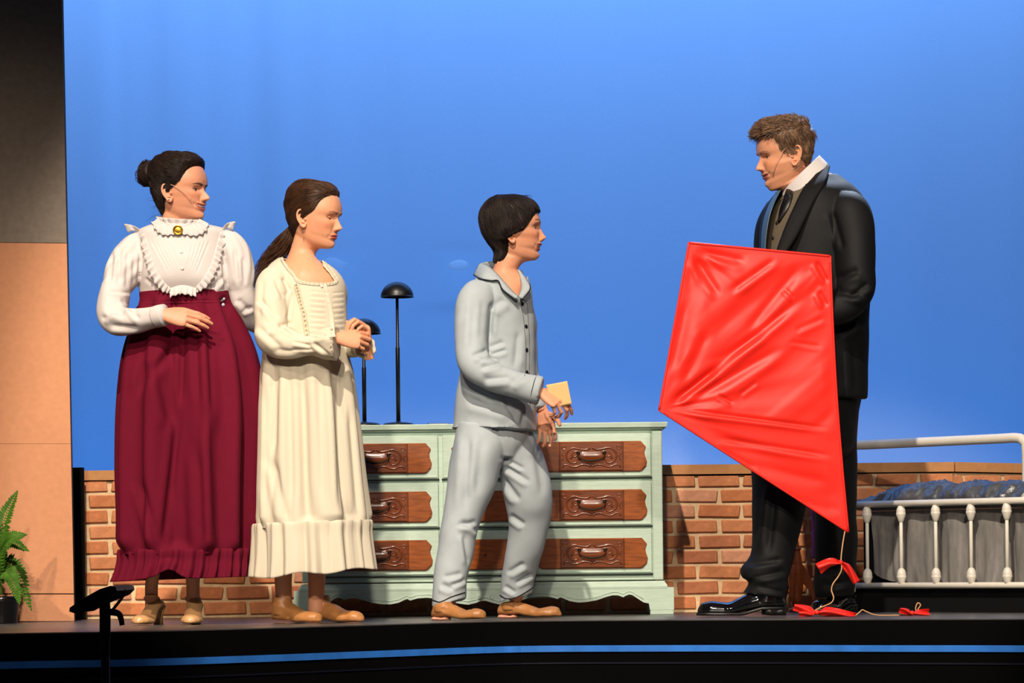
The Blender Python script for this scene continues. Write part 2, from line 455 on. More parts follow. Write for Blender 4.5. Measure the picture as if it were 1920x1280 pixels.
def brick_wall(name, A, B, cap_drop0, zt0, zt1, u0=0.0, mats=None):
    """A, B: floor points of the face; cap top heights at A and B"""
    A = np.asarray(A, float); B = np.asarray(B, float); L = np.linalg.norm(B-A); U = (B-A)/L; N = np.array([U[1], -U[0], 0])
    def slab(u0, u1, z0, z1a, z1b, d0, d1):
        pts = []
        for d in (d0, d1):
            for u, z in ((u0, z0), (u1, z0), (u1, z1a+(z1b-z1a)*u1/L), (u0, z1a+(z1b-z1a)*u0/L)):
                pts.append(A+U*u+N*d+np.array([0, 0, z]))
        return np.array(pts), [(0, 1, 2, 3), (7, 6, 5, 4), (0, 4, 5, 1), (1, 5, 6, 2), (2, 6, 7, 3), (3, 7, 4, 0)]
    cap = 0.038
    wobj = struct(name, *slab(0, L, 0, zt0-cap+0.002, zt1-cap+0.002, -0.06, 0.0), M_mortar, smooth=False)
    V, F = slab(0, L, 0, zt0, zt1, -0.07, 0.016)
    base = V[[0, 1, 4, 5]].copy()
    V[0, 2] = zt0-cap; V[1, 2] = zt1-cap; V[4, 2] = zt0-cap; V[5, 2] = zt1-cap
    obj('cap_board', V, F, mat('cap_board_brown', (198, 142, 92), 0.8, 0.25, var=0.08, vscale=30), wobj, smooth=False)
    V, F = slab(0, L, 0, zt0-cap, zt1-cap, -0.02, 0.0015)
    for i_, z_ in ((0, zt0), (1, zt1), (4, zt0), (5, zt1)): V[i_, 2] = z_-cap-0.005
    obj('painted_shadow_gap', V, F, mat('painted_gap_shade', (20, 20, 16), 0.9), wobj, smooth=False)  # near-black strip paints in the shade under the cap board
    off = OFF[wobj.name]; ang = math.atan2(U[1], U[0])
    ztop = (zt0+zt1)/2-cap-0.006
    r = 0; z = 0.012
    while z < ztop-0.012:
        u = u0 + (PITCH_X/2 if r % 2 else 0) - PITCH_X
        h = min(0.0485, ztop-z)
        while u < L:
            a, b = max(u, 0), min(u+0.163, L)
            if b-a > 0.03:
                me = bricks[(random.randrange(3), random.choices(range(5), (5, 4, 4, 1.5, 1.2))[0])]
                o = bpy.data.objects.new('brick', me); link(o, wobj)
                p = A+U*((a+b)/2)+N*random.uniform(0.003, 0.006)+np.array([0, 0, z+h/2])-off
                o.location = p; o.rotation_euler = (0, random.uniform(-0.008, 0.008), ang)
                o.scale = ((b-a)/0.163*random.uniform(0.97, 1.0), 1, h/0.0485)
            u += PITCH_X
        z += PITCH_Z; r += 1
    return wobj
def fl(px, Y):
    p = W(px, 1150, Y); p[2] = 0; return p
zt = lambda px, py, Y: float(W(px, py, Y)[2])
YL, YR = 0.98, 1.22
brick_wall('wall_back', fl(120, YL), fl(1790, YR), 0, zt(130, 882.5, YL), zt(1790, 866, YR), u0=0.012)
brick_wall('wall_right', fl(1791, YR+0.005), fl(2240, 1.62), 0, zt(1791, 866, YR), zt(1920, 873, 1.34)-0.004, u0=0.05)
obj_dark_strip = struct('wall_dark_strip', *box2(-2.05, -1.66, 0.86, 0.90, 0.0, 0.59, 0.002), mat('black_gap_strip', (12, 11, 10), 0.95, 0.1), smooth=False)  # black strip fills the dark gap between flat and brick wall
# ================================================================== DRESSER
DY = 0.62                                  # depth of the drawer fronts
M_mint = mat('mint_paint', (186, 208, 190), 0.55, 0.4, var=0.07, vscale=18, bump=0.12, bscale=50, stretch=(1, 1, 6))
M_walnut = mat('varnished_walnut', (146, 76, 26), 0.24, 0.55, var=0.35, vscale=14, coat=0.4, stretch=(1, 1, 7), bump=0.08, bscale=60)
M_carve = mat('carved_walnut_shaded', (112, 54, 20), 0.28, 0.5, var=0.3, vscale=14, coat=0.3, stretch=(1, 1, 7))  # same walnut darkened, shade of the carved recesses put into its colour
M_bronze = mat('dark_bronze', (28, 20, 13), 0.6, 0.35, metal=0.2)
s = S(DY)
def dx(px): return float(W(px, 1000, DY)[0])
def dz(py, px=905): return float(W(px, py, DY)[2])
D0 = dx(567)
dresser = thing('dresser', (dx(906), DY+0.2, 0), 'mint green dresser with carved dark wood drawer panels against the low brick wall', 'dresser')
xL, xR = dx(566), dx(1243)
y0 = DY
cb = MB()
cb.add(*box2(xL, xR, y0+0.012, y0+0.335, dz(1090), dz(806), 0.003))
obj('carcass', *cb.get(), M_mint, dresser, smooth=False)
for a, b in ((566, 584), (1224, 1243)):
    obj('side_post', *box2(dx(a), dx(b), y0-0.002, y0+0.02, dz(1090), dz(811), 0.003), M_mint, dresser, smooth=False)
# top: slab with moulded lip
def moulding(x0, x1, yf, yb, prof):
    """profile (out, z) swept round front and sides"""
    V = []; F = []
    for o_, z in prof:
        V += [(x0-o_, yb, z), (x0-o_, yf-o_, z), (x1+o_, yf-o_, z), (x1+o_, yb, z)]
    k = len(prof)
    for i in range(k-1):
        for j in range(4):
            F.append((i*4+j, i*4+(j+1) % 4, (i+1)*4+(j+1) % 4, (i+1)*4+j))
    F += [(0, 1, 2, 3), tuple((k-1)*4+j for j in (3, 2, 1, 0))]
    return np.array(V), F
zt0 = dz(806); zt1 = dz(794.5)
obj('top', *moulding(xL, xR, y0, y0+0.335, [(0.000, zt0-0.004), (0.004, zt0+0.002), (0.018, zt0+0.005), (0.019, zt0+0.011), (0.021, zt1-0.003), (0.019, zt1), (0, zt1)]), M_mint, dresser, smooth=False)
# base moulding
zb1, zb0 = dz(1092), dz(1106)
obj('base_moulding', *moulding(xL, xR, y0, y0+0.335, [(0.0, zb0), (0.014, zb0), (0.015, zb0+0.008), (0.013, zb0+0.014), (0.005, zb1-0.004), (0.004, zb1), (0, zb1)]), M_mint, dresser, smooth=False)
# scalloped apron with bracket feet
ap = [(1262, 1104), (1262, 1146), (1217, 1146), (1215, 1134), (1205, 1132), (1193, 1124), (1184, 1118), (1178, 1117), (1172, 1119), (1167, 1122), (1158, 1118.5), (1148, 1118), (1135, 1121), (1118, 1127), (1100, 1130), (1082, 1131),
      (1066, 1128), (1053, 1122), (1049, 1121), (1044, 1124), (1030, 1120), (1012, 1119), (990, 1122), (970, 1127), (950, 1131), (935, 1133), (922, 1130), (910, 1126)]
ap = ap + [(2*906-x, y) for x, y in ap[::-1]]
pts = [(dx(x), dz(y)) for x, y in ap]
apr = obj('apron', *extrude_poly(pts, y0-0.013, y0+0.01), M_mint, dresser, smooth=False)
for x0, x1 in ((1217, 1262), (550, 595)):
    obj('foot', *box2(dx(x0), dx(x1), y0+0.25, y0+0.34, 0.0, dz(1104), 0.003), M_mint, dresser, smooth=False)
    obj('foot', *box2(dx(x0)+0.001, dx(x1)-0.001, y0-0.012, y0+0.06, 0.0, dz(1105), 0.002), M_mint, dresser, smooth=False)
# raised edge bead on the apron
bead = [(x, y-6) for x, y in ap if 595 < x < 1217 and y < 1134]
P = np.array([(dx(x), y0-0.0135, dz(y)) for x, y in bead])
obj('bead', *tube(P, 0.0018, 6), M_mint, apr)
for x in (899, 921):
    V, F = lathe([(0.0, 0.004), (0.004, 0.0045), (0.0075, 0.003), (0.009, 0.0)], 16)
    V = np.stack([V[:, 0]+dx(x), -V[:, 2]+y0-0.013, V[:, 1]+dz(1120)], -1)
    obj('rosette', V, F, M_mint, apr)
rows = [(815, 897), (904, 988), (994, 1078)]
wood = [(829.5, 886.5), (920, 978), (1011, 1068)]
cols = [('side', 586, 823, 598, 811), ('mid', 831, 981, 846, 966), ('side', 989, 1222, 1003, 1214)]
M_gap = mat('painted_gap_shade', (20, 20, 16), 0.9)
def wood_outline(xa, xb, ya, yb):
    """plate with nipped, bulging ends"""
    w_, h_ = xb-xa, yb-ya
    R = [(0.0, 0.0), (-0.001, 0.0)]
    r = [(xb-11, ya), (xb-1.5, ya+0.19*h_), (xb-4.5, ya+0.33*h_), (xb-3.5, ya+0.48*h_), (xb, ya+0.66*h_), (xb-1.5, ya+0.82*h_), (xb-9, yb-0.03*h_), (xb-14, yb)]
    l = [(xa+xb-x, y) for x, y in r[::-1]]
    sm = []
    for part in (r, l):
        sm += [tuple(q) for q in part]
    return sm
def scroll(cx, cz, k, tw, r0, n=18, sgn=1, a0=0.0):
    t = np.linspace(0, 1, n); a = a0+sgn*t*tw; r = r0*(1-t*0.8)
    return np.stack([cx+r*np.cos(a), np.zeros(n), cz+r*np.sin(a)], -1)
carve_cache = {}
for ri, ((ya, yb), (wa, wb)) in enumerate(zip(rows, wood)):
    for ci, (kind, xa, xb, pa, pb) in enumerate(cols):
        # drawer front with a bevelled field
        dr = obj('drawer', *box2(dx(xa), dx(xb), y0-0.004, y0+0.02, dz(yb), dz(ya), 0.0025), M_mint, dresser, smooth=False)
        x0_, x1_, z0_, z1_ = dx(xa), dx(xb), dz(yb), dz(ya)
        obj('painted_shadow_gap', *box2(x0_-0.003, x1_+0.003, y0-0.001, y0+0.013, z0_-0.0034, z0_+0.002, 0), M_gap, dr, smooth=False)  # near-black strip paints in the shade between drawers
        obj('lower_bead', *box2(x0_+0.004, x1_-0.004, y0-0.0085, y0, z0_+0.004, z0_+0.011, 0.002), M_mint, dr, smooth=False)
        o_ = wood_outline(pa, pb, wa, wb)
        pts = [(dx(x), dz(y)) for x, y in o_]
        cx = np.mean([p[0] for p in pts]); cz_ = np.mean([p[1] for p in pts])
        V, F = extrude_poly(pts, y0-0.010, y0)
        # pillow the front edge
        mb = MB(); mb.add(V, F)
        pts2 = [(cx+(x-cx)*0.985, cz_+(z-cz_)*0.93) for x, z in pts]
        mb.add(*extrude_poly(pts2, y0-0.0145, y0-0.008))
        pl = obj('wood_panel', *mb.get(), M_walnut, dr, smooth=False)
        if kind == 'side':
            xm = (pa+pb)/2+1.5
            cxm, hw, hh = dx(xm), 59*s, 0.5*(wb-wa)*s; czm = (dz(wa)+dz(wb))/2
            # raised centre block with sunk field
            mb = MB()
            mb.add(*box2(cxm-hw, cxm+hw, y0-0.0185, y0-0.012, czm-hh*0.93, czm+hh*0.93, 0.003))
            for sg in (-1, 1):
                mb.add(*box2(cxm+sg*hw-0.003, cxm+sg*hw+0.003, y0-0.021, y0-0.012, czm-hh*0.97, czm+hh*0.97, 0.002))
            obj('carved_block', *mb.get(), M_carve, dr, smooth=False)
            cv = MB(); yb_ = y0-0.0185
            def add(P, r): cv.add(*tube(P+np.array([0, yb_, 0]), r, 7, True, 0.9))
            for sg in (-1, 1):
                q = lambda a, b: (cxm+sg*a*hw, 0.0, czm+b*hh)
                add(catmull([q(0.04, 0.60), q(0.16, 0.46), q(0.36, 0.50), q(0.56, 0.58), q(0.72, 0.42), q(0.80, 0.1), q(0.74, -0.25), q(0.58, -0.42), q(0.46, -0.34), q(0.47, -0.18)], 40), np.linspace(0.0050, 0.0032, 40))
                add(catmull([q(0.80, 0.62), q(0.88, 0.70), q(0.94, 0.60), q(0.89, 0.48), q(0.82, 0.50)], 20), 0.0026)
                add(catmull([q(0.02, -0.66), q(0.12, -0.54), q(0.30, -0.52), q(0.46, -0.64), q(0.62, -0.66), q(0.78, -0.52), q(0.90, -0.58), q(0.90, -0.72)], 36), np.linspace(0.0052, 0.0032, 36))
                add(catmull([q(0.95, 0.2), q(0.88, 0.0), q(0.93, -0.25)], 14), 0.0022)
                add(catmull([q(0.30, 0.28), q(0.42, 0.36), q(0.56, 0.30), q(0.62, 0.12), q(0.54, 0.0), q(0.46, 0.08), q(0.50, 0.18)], 24), 0.0034)
                V, F = lathe([(0.0, 0.005), (0.004, 0.004), (0.006, 0.0)], 12); V = np.stack([V[:, 0]+cxm+sg*0.64*hw, yb_-V[:, 2]+0.001, V[:, 1]+czm-0.08*hh], -1); cv.add(V, F)
            # swelling lozenge behind the handle
            g = 16; U_, T_ = np.meshgrid(np.linspace(-1, 1, g*2), np.linspace(-1, 1, g))
            prof = np.clip(1-U_**4, 0, 1)*np.clip(1-T_**2, 0, 1)
            V = np.stack([cxm+U_*0.46*hw, yb_-0.006*prof+0.0008, czm+0.02*hh+T_*0.36*hh], -1).reshape(-1, 3)
            cv.add(V, grid_faces(g, g*2, False))
            obj('carving', *cv.get(), M_carve, dr)
            # bail handle
            hb = MB()
            P = catmull([(cxm-0.40*hw, yb_-0.006, czm+0.24*hh), (cxm-0.42*hw, yb_-0.011, czm+0.02*hh), (cxm-0.28*hw, yb_-0.015, czm-0.20*hh), (cxm, yb_-0.016, czm-0.30*hh), (cxm+0.28*hw, yb_-0.015, czm-0.20*hh), (cxm+0.42*hw, yb_-0.011, czm+0.02*hh), (cxm+0.40*hw, yb_-0.006, czm+0.24*hh)], 30)
            hb.add(*tube(P, np.interp(np.linspace(-1, 1, 30), [-1, -0.3, 0, 0.3, 1], [0.0022, 0.003, 0.0045, 0.003, 0.0022]), 8))
            for sg in (-1, 1):
                V, F = lathe([(0.0, 0.009), (0.004, 0.008), (0.0065, 0.004), (0.0085, 0.0)], 12); V = np.stack([V[:, 0]+cxm+sg*0.41*hw, yb_-V[:, 2], V[:, 1]+czm+0.22*hh], -1); hb.add(V, F)
            obj('bail_handle', *hb.get(), M_bronze, dr)
        else:
            V, F = lathe([(0.0, 0.010), (0.003, 0.0095), (0.0042, 0.007), (0.0025, 0.004), (0.004, 0.0)], 12)
            V = np.stack([V[:, 0]+dx(911), y0-0.0145-V[:, 2], V[:, 1]+(dz(wa)+dz(wb))/2], -1)
            obj('knob', V, F, mat('antique_brass', (130, 100, 50), 0.35, metal=0.9), dr)

# ================================================================== TWO BLACK LAMPS
M_lamp = mat('satin_black_metal', (9, 9, 10), 0.38, 0.5)
ztop = zt1
def desk_lamp(px_stem, y_top, shade_px, Y, label):
    base = W(px_stem, 794, Y); base[2] = ztop
    sc = S(Y); k = 794-y_top
    H = k*sc
    t = thing('desk_lamp', base, label, 'lamp', 'black mushroom lamps on the dresser')
    obj('base', *[(lathe([(0.0, 0.0), (29.5*sc, 0.0), (30*sc, 2*sc), (27*sc, 5*sc), (16*sc, 7*sc), (5*sc, 8*sc), (4.2*sc, 10*sc)], 40, base))][0], M_lamp, t)
    obj('stem', *lathe([(4.0*sc, 6*sc), (4.0*sc, k*0.54*sc), (3.9*sc, k*0.545*sc), (3.0*sc, k*0.552*sc), (2.8*sc, (k-8)*sc)], 20, base), M_lamp, t)
    th = np.linspace(0, math.pi/2, 14)
    R = shade_px*sc
    prof = [(R*1.02, (k-29)*sc)]+[(R*math.cos(a), (k-29)*sc+29*sc*math.sin(a)) for a in th[:-1]]+[(0.0005, k*sc)]
    inner = [(0.0005, (k-1.5)*sc)]+[((R-0.0025)*math.cos(a), (k-29)*sc+27.5*sc*math.sin(a)) for a in th[:-1][::-1]]
    V, F = lathe(prof+inner, 40, base)
    obj('shade', V, F[:-2]+[F[-2]][:0], M_lamp, t)
    return t
desk_lamp(747, 523.5, 31, 0.74, 'taller black mushroom lamp with domed shade standing on the mint dresser')
desk_lamp(683.5, 592, 32, 0.72, 'shorter black mushroom lamp half hidden by the folded hands of the nightgown wearer')
b0 = W(822, 794, 0.70); b0[2] = ztop
nb = thing('flat_case', b0, 'thin flat black case lying on the mint dresser top', 'case')
obj('cover', *bevbox(b0+[0, 0, 0.0035], (0.085, 0.06, 0.006), 0.0015), M_lamp, nb, smooth=False)
obj('rim', *bevbox(b0+[0.002, -0.001, 0.0035], (0.078, 0.061, 0.0028), 0.0005), mat('paper_edge', (190, 190, 184), 0.8), nb, smooth=False)

# ================================================================== BED
M_white = mat('white_enamel', (226, 220, 205), 0.38, 0.5, var=0.04, vscale=30)
FL = fl(1578, 0.73); FR = fl(2060, -0.13)
U = unit(FR-FL); Ln = np.linalg.norm(FR-FL); NB = np.array([-U[1], U[0], 0])
NB = NB if NB[1] > 0 else -NB
bed = thing('metal_bed', (FL+FR)/2+NB*0.15, 'white metal bed with turned spindles and a curved back rail behind the dark suited figure', 'bed')
def onb(u, z, back=0.0): return FL+U*u+NB*back+np.array([0, 0, z])
def u_at(px):
    lo, hi = 0, Ln
    for _ in range(40):
        m_ = (lo+hi)/2
        if PX(onb(m_, 0.3)[None])[0][0] < px: lo = m_
        else: hi = m_
    return lo
ZT, ZB = 0.411, 0.1015
obj('rail', *tube(np.array([onb(0.0, ZT), onb(Ln/2, ZT), onb(Ln, ZT)]), 0.0125, 14), M_white, bed)
obj('rail', *tube(np.array([onb(-0.0, ZB), onb(Ln/2, ZB), onb(Ln, ZB)]), 0.0115, 14), M_white, bed)
ua, ub = u_at(1626), u_at(1888); du = (ub-ua)/4
for i in range(6):
    c = onb(ua+i*du, 0)
    if ua+i*du > Ln: break
    h = ZT-ZB
    sp = obj('spindle', *tube(np.array([c+[0, 0, ZB], c+[0, 0, (ZB+ZT)/2], c+[0, 0, ZT]]), 0.0068, 12), M_white, bed)
    fin = [(0.006, -0.010), (0.010, -0.006), (0.0145, 0.008), (0.0185, 0.020), (0.0190, 0.024), (0.0175, 0.026), (0.0180, 0.030), (0.0165, 0.040), (0.012, 0.050), (0.007, 0.055)]
    for zz, fl_ in ((ZB+0.010, 1), (ZT-0.062, 1)):
        pr = [(r, z+zz) for r, z in ([(r, 0.045-z) for r, z in fin[::-1]] if zz < 0.2 else fin)]
        pr = [(r, z+zz) for r, z in fin] if True else pr
        obj('finial', *lathe(pr, 18, c), M_white, sp)
# end posts and tall curved back rail
HL = W(1560, 838, 0.98); HR = W(1905, 822, 0.27)
zr = 0.645
H0 = HL.copy(); H0[2] = zr; H1 = HR.copy(); H1[2] = zr
dh = unit(H1-H0)
P = catmull([H0+[0, 0, -0.64], H0+[0, 0, -0.3], H0+[0, 0, -0.05], H0+dh*0.015+[0, 0, -0.015], H0+dh*0.05, H0+dh*0.2, H0*0.5+H1*0.5, H1-dh*0.1, H1+dh*0.0, H1+dh*0.035+[0, 0, -0.012], H1+dh*0.05+[0, 0, -0.05], H1+dh*0.05+[0, 0, -0.3], H1+dh*0.05+[0, 0, -0.64]], 90)
obj('back_rail', *tube(P, 0.0185, 16), M_white, bed)
for u in (0.0, Ln):
    c = onb(u, 0); obj('post', *tube(np.array([c, c+[0, 0, 0.2], c+[0, 0, ZT+0.02]]), 0.014, 12), M_white, bed)
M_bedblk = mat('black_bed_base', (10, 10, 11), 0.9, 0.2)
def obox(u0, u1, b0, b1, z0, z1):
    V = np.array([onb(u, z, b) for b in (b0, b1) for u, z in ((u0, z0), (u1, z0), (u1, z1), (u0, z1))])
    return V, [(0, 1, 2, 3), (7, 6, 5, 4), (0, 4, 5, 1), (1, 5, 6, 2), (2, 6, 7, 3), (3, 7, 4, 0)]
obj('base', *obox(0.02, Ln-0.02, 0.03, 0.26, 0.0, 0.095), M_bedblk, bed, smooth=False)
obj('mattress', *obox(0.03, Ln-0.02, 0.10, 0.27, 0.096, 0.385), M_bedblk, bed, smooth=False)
# grey gauze hanging behind the spindles
M_tulle = mat('grey_gauze', (142, 139, 134), 0.5, 0.5, var=0.15, vscale=18, alpha=0.80, stretch=(4, 4, 1))
nu, nz = 200, 40
uu = np.linspace(0.10, Ln, nu); tt = np.linspace(0, 1, nz)
hem = np.interp(uu, [0.1, 0.16, 0.24, 0.30, 0.40, 0.52, 0.62, Ln], [0.15, 0.13, 0.105, 0.10, 0.085, 0.075, 0.10, 0.10])
V = []
for i, t in enumerate(tt):
    fold = 0.028*noise3(np.stack([uu*16, np.full(nu, t*0.8), uu*0], -1), 4)+0.012*noise3(np.stack([uu*42, np.full(nu, t*1.6), uu*0+3], -1), 6)
    zz = 0.392*(1-t)+hem*t+0.006*t*np.sin(uu*31)
    for u, f, z in zip(uu, fold*(0.4+0.8*t), zz): V.append(onb(u, z, 0.062+f))
obj('gauze_curtain', V, grid_faces(nz, nu, False), M_tulle, bed, label='grey gauze valance hanging behind the spindles', recalc=False)
# crumpled silver quilt
M_silver = mat('silver_crumple', (86, 88, 92), 0.34, 0.5, metal=0.35, var=0.35, vscale=26, bump=0.8, bscale=34)
nu, m_ = 150, 40
us = np.linspace(0.02, Ln-0.02, nu)
V = []
for u in us:
    k = (u-0.02)/(Ln-0.04)
    h = np.interp(u, [0.0, 0.06, 0.16, 0.26, 0.40, 0.55, 0.7, Ln], [0.012, 0.030, 0.062, 0.078, 0.086, 0.082, 0.08, 0.05])
    th = np.linspace(0, 2*math.pi, m_, endpoint=False)
    for a in th:
        V.append(onb(u, 0.400+max(0.0, math.sin(a))**0.8*h-max(0, -math.sin(a))*0.012, 0.135+0.105*math.cos(a)))
V = np.array(V); F = grid_faces(nu, m_, True, True, True)
N = normals(V, F)
up_ = (V[:, 2] > 0.402)
for sc_, am, sd in ((16, 0.011, 1), (38, 0.006, 2), (85, 0.0028, 3)):
    V = V + N*(am*(1-2*np.abs(noise3(V*sc_, sd)))*up_)[:, None]
obj('silver_quilt', V, F, M_silver, label='crumpled silver quilt bundled on the white metal bed', cat='quilt', recalc=True)
# purple cloth and wooden toy rocket behind the suited figure
nu, nz = 24, 30
V = []
for i in range(nz):
    for j in range(nu):
        t = i/(nz-1); a = j/(nu-1)
        p = W(1521+a*30+1.5*math.sin(t*3), 952+t*(1046-952)+a*6, 1.0)
        p[1] += 0.01*math.sin(a*14)+0.005*math.sin(t*5); V.append(p)
V2 = np.array(V)
obj('purple_cloth', V2, grid_faces(nz, nu, False), mat('purple_felt', (128, 74, 150), 0.9, 0.2), label='narrow purple cloth hanging against the brick wall behind the dark trousers', cat='cloth', thick=0.004)
M_rk = mat('orange_brown_wood', (150, 72, 26), 0.35, 0.5, var=0.25, vscale=18, stretch=(1, 1, 5), coat=0.2)
RY = 0.86
rb = W(1493, 1150, RY); rb[2] = 0
rk = thing('toy_rocket', rb, 'brown wooden toy rocket with curved fins standing behind the suited figure', 'toy')
sr_ = S(RY)
zz = lambda y: float(W(1493, y, RY)[2])
prof = [(0.001, zz(992)), (2.5*sr_, zz(1000)), (5*sr_, zz(1012)), (8*sr_, zz(1030)), (11*sr_, zz(1045)), (13.5*sr_, zz(1065)), (14.5*sr_, zz(1085)), (13*sr_, zz(1105)), (9*sr_, zz(1125)), (6*sr_, zz(1138)), (4*sr_, 0.02)]
obj('fuselage', *lathe(prof[::-1], 24, (rb[0], rb[1], 0)), M_rk, rk)
obj('ring', *lathe([(9*sr_, zz(1031)), (10.4*sr_, zz(1031)), (10.6*sr_, zz(1027)), (9*sr_, zz(1026))], 24, (rb[0], rb[1], 0)), M_rk, rk)
fo = [(6, 1050), (16, 1062), (26, 1080), (32, 1098), (35, 1118), (33, 1128), (30, 1120), (24, 1104), (16, 1095), (8, 1090)]
for a in (0.15, 2.25, 4.35):
    pts = [(x*sr_, zz(y)) for x, y in fo]
    V, F = extrude_poly(pts, -0.008, 0.008)
    V = np.stack([V[:, 0]*math.cos(a)-V[:, 1]*math.sin(a)+rb[0], V[:, 0]*math.sin(a)+V[:, 1]*math.cos(a)+rb[1], V[:, 2]], -1)
    obj('fin', V, F, M_rk, rk, smooth=False)
obj('stand', *lathe([(0.03, 0.0), (0.032, 0.006), (0.028, 0.016), (0.01, 0.02), (0.008, 0.035)], 24, (rb[0], rb[1], 0)), M_rk, rk)

# ================================================================== POTTED FERN
FY = 0.10
fp = W(4, 1160, FY); fp[2] = 0
fern = thing('potted_fern', fp, 'green fern in a black pot standing in front of the peach wall', 'plant')
sf = S(FY)
ptop = float(W(4, 1118, FY)[2])
obj('pot', *lathe([(26*sf, 0.0), (28*sf, 0.004), (33*sf, ptop*0.8), (36*sf, ptop*0.84), (36*sf, ptop), (32*sf, ptop), (31*sf, ptop*0.85), (0.001, ptop*0.84)], 32, fp), mat('black_glazed_pot', (16, 16, 18), 0.2, 0.6), fern)
M_fern = mat('fern_green', (70, 112, 30), 0.6, 0.3, var=0.35, vscale=30)
def frond(pts, wmax, seed):
    C = catmull(pts, 36); P = W(C[:, 0], C[:, 1], C[:, 2])
    mb = MB(); mb.add(*tube(P, np.linspace(0.0022, 0.0008, 36), 5))
    T, N, B = frames(P); rr = random.Random(seed)
    for i in range(5, 36):
        k = i/35; L = wmax*math.sin(math.pi*(0.12+0.86*k))**0.8*rr.uniform(0.85, 1.1)
        for sg in (-1, 1):
            side = np.array([0, 1, 0])*0.45+np.cross(T[i], [0, 1, 0])
            side = unit(side-T[i]*np.dot(side, T[i]))
            d = unit(sg*side+T[i]*0.45+np.array([0, -0.25, -0.2*rr.random()])); wv = unit(T[i]-d*np.dot(T[i], d))
            b_ = P[i]; wd = 0.0065
            V = [b_, b_+d*L*0.35+wv*wd, b_+d*L*0.75+wv*wd*0.8, b_+d*L, b_+d*L*0.75-wv*wd*0.8, b_+d*L*0.35-wv*wd]
            nn = np.cross(d, wv)
            V[2] = V[2]+nn*0.003; V[4] = V[4]+nn*0.003
            mb.add(V, [(0, 1, 2, 3), (0, 3, 4, 5)])
    return mb
FR_ = [([(2, 1115, FY), (-4, 1040, FY-0.05), (8, 975, FY-0.06), (32, 922, FY-0.05)], 0.045),
       ([(4, 1115, FY), (-2, 1050, FY-0.04), (14, 1012, FY-0.10), (48, 1003, FY-0.14)], 0.042),
       ([(4, 1115, FY), (-6, 1040, FY-0.02), (10, 1012, FY-0.05), (52, 1032, FY-0.06)], 0.042),
       ([(4, 1115, FY), (2, 1060, FY+0.04), (30, 1070, FY+0.05), (58, 1142, FY+0.03)], 0.045),
       ([(4, 1115, FY), (2, 1070, FY-0.02), (20, 1080, FY-0.06), (36, 1130, FY-0.08)], 0.042),
       ([(0, 1115, FY), (-20, 1040, FY), (-50, 980, FY), (-80, 960, FY-0.04)], 0.048),
       ([(0, 1115, FY), (-25, 1060, FY), (-60, 1030, FY-0.04), (-100, 1050, FY-0.04)], 0.048),
       ([(0, 1115, FY), (-18, 1070, FY-0.06), (-30, 1060, FY-0.14), (-40, 1110, FY-0.18)], 0.045),
       ([(2, 1115, FY), (0, 1040, FY+0.03), (-12, 970, FY+0.03), (-20, 940, FY+0.0)], 0.045)]
for i, (p, wm) in enumerate(FR_):
    frond(p, wm, i).build('frond', M_fern, fern, smooth=False, recalc=False)

# ================================================================== MUSIC STAND IN THE PIT
MY = -2.6
M_st = mat('black_stand_metal', (7, 7, 8), 0.6, 0.3)
mp_ = W(196, 1280, MY); mp_[2] = -0.9
ms = thing('music_stand', mp_, 'black music stand with tilted desk in the dark pit before the stage', 'music stand')
sm_ = S(MY)
top = W(197, 1140, MY)
obj('post', *tube(np.array([mp_, (mp_+top)/2, top]), [0.014, 0.013, 0.0125], 12), M_st, ms)
P = W(np.array([192., 176, 150]), np.array([1118., 1128, 1143]), MY)
pts = [(150, 1137), (176, 1119), (205, 1103), (224, 1097), (234, 1099), (236, 1106), (226, 1116), (206, 1124), (182, 1134), (158, 1147), (149, 1144)]
pw = [(float(W(x, y, MY)[0]), float(W(x, y, MY)[2])) for x, y in pts]
obj('desk', *extrude_poly(pw, MY-0.22, MY+0.22), M_st, ms, smooth=False)
C = catmull([(233, 1103, MY-0.02), (230, 1118, MY-0.02), (220, 1132, MY-0.02), (212, 1142, MY-0.02)], 20)
obj('wire_arm', *tube(W(C[:, 0], C[:, 1], C[:, 2]), 0.0042, 8), M_st, ms)
C = catmull([(192, 1150, MY-0.02), (208, 1147, MY-0.02), (222, 1150, MY-0.02), (227, 1160, MY-0.02), (229, 1172, MY-0.02)], 16)
obj('clamp', *tube(W(C[:, 0], C[:, 1], C[:, 2]), np.linspace(0.011, 0.007, 16), 8), M_st, ms)
C = catmull([(196, 1128, MY), (197, 1150, MY), (197, 1185, MY), (196, 1230, MY)], 16)
obj('bracket', *tube(W(C[:, 0], C[:, 1], C[:, 2]), np.array([0.016]*12+[0.015]*4), 10), M_st, ms)
for a in (0.4, 2.5, 4.6):
    e = mp_+np.array([0.28*math.cos(a), 0.28*math.sin(a), 0.01])
    obj('leg', *tube(np.array([mp_+[0, 0, 0.35], (mp_+[0, 0, 0.35]+e)/2, e]), 0.008, 8), M_st, ms)
# ================================================================== PEOPLE: TOOLS
def smst(a, b, x):
    t = np.clip((x-a)/(b-a), 0, 1); return t*t*(3-2*t)
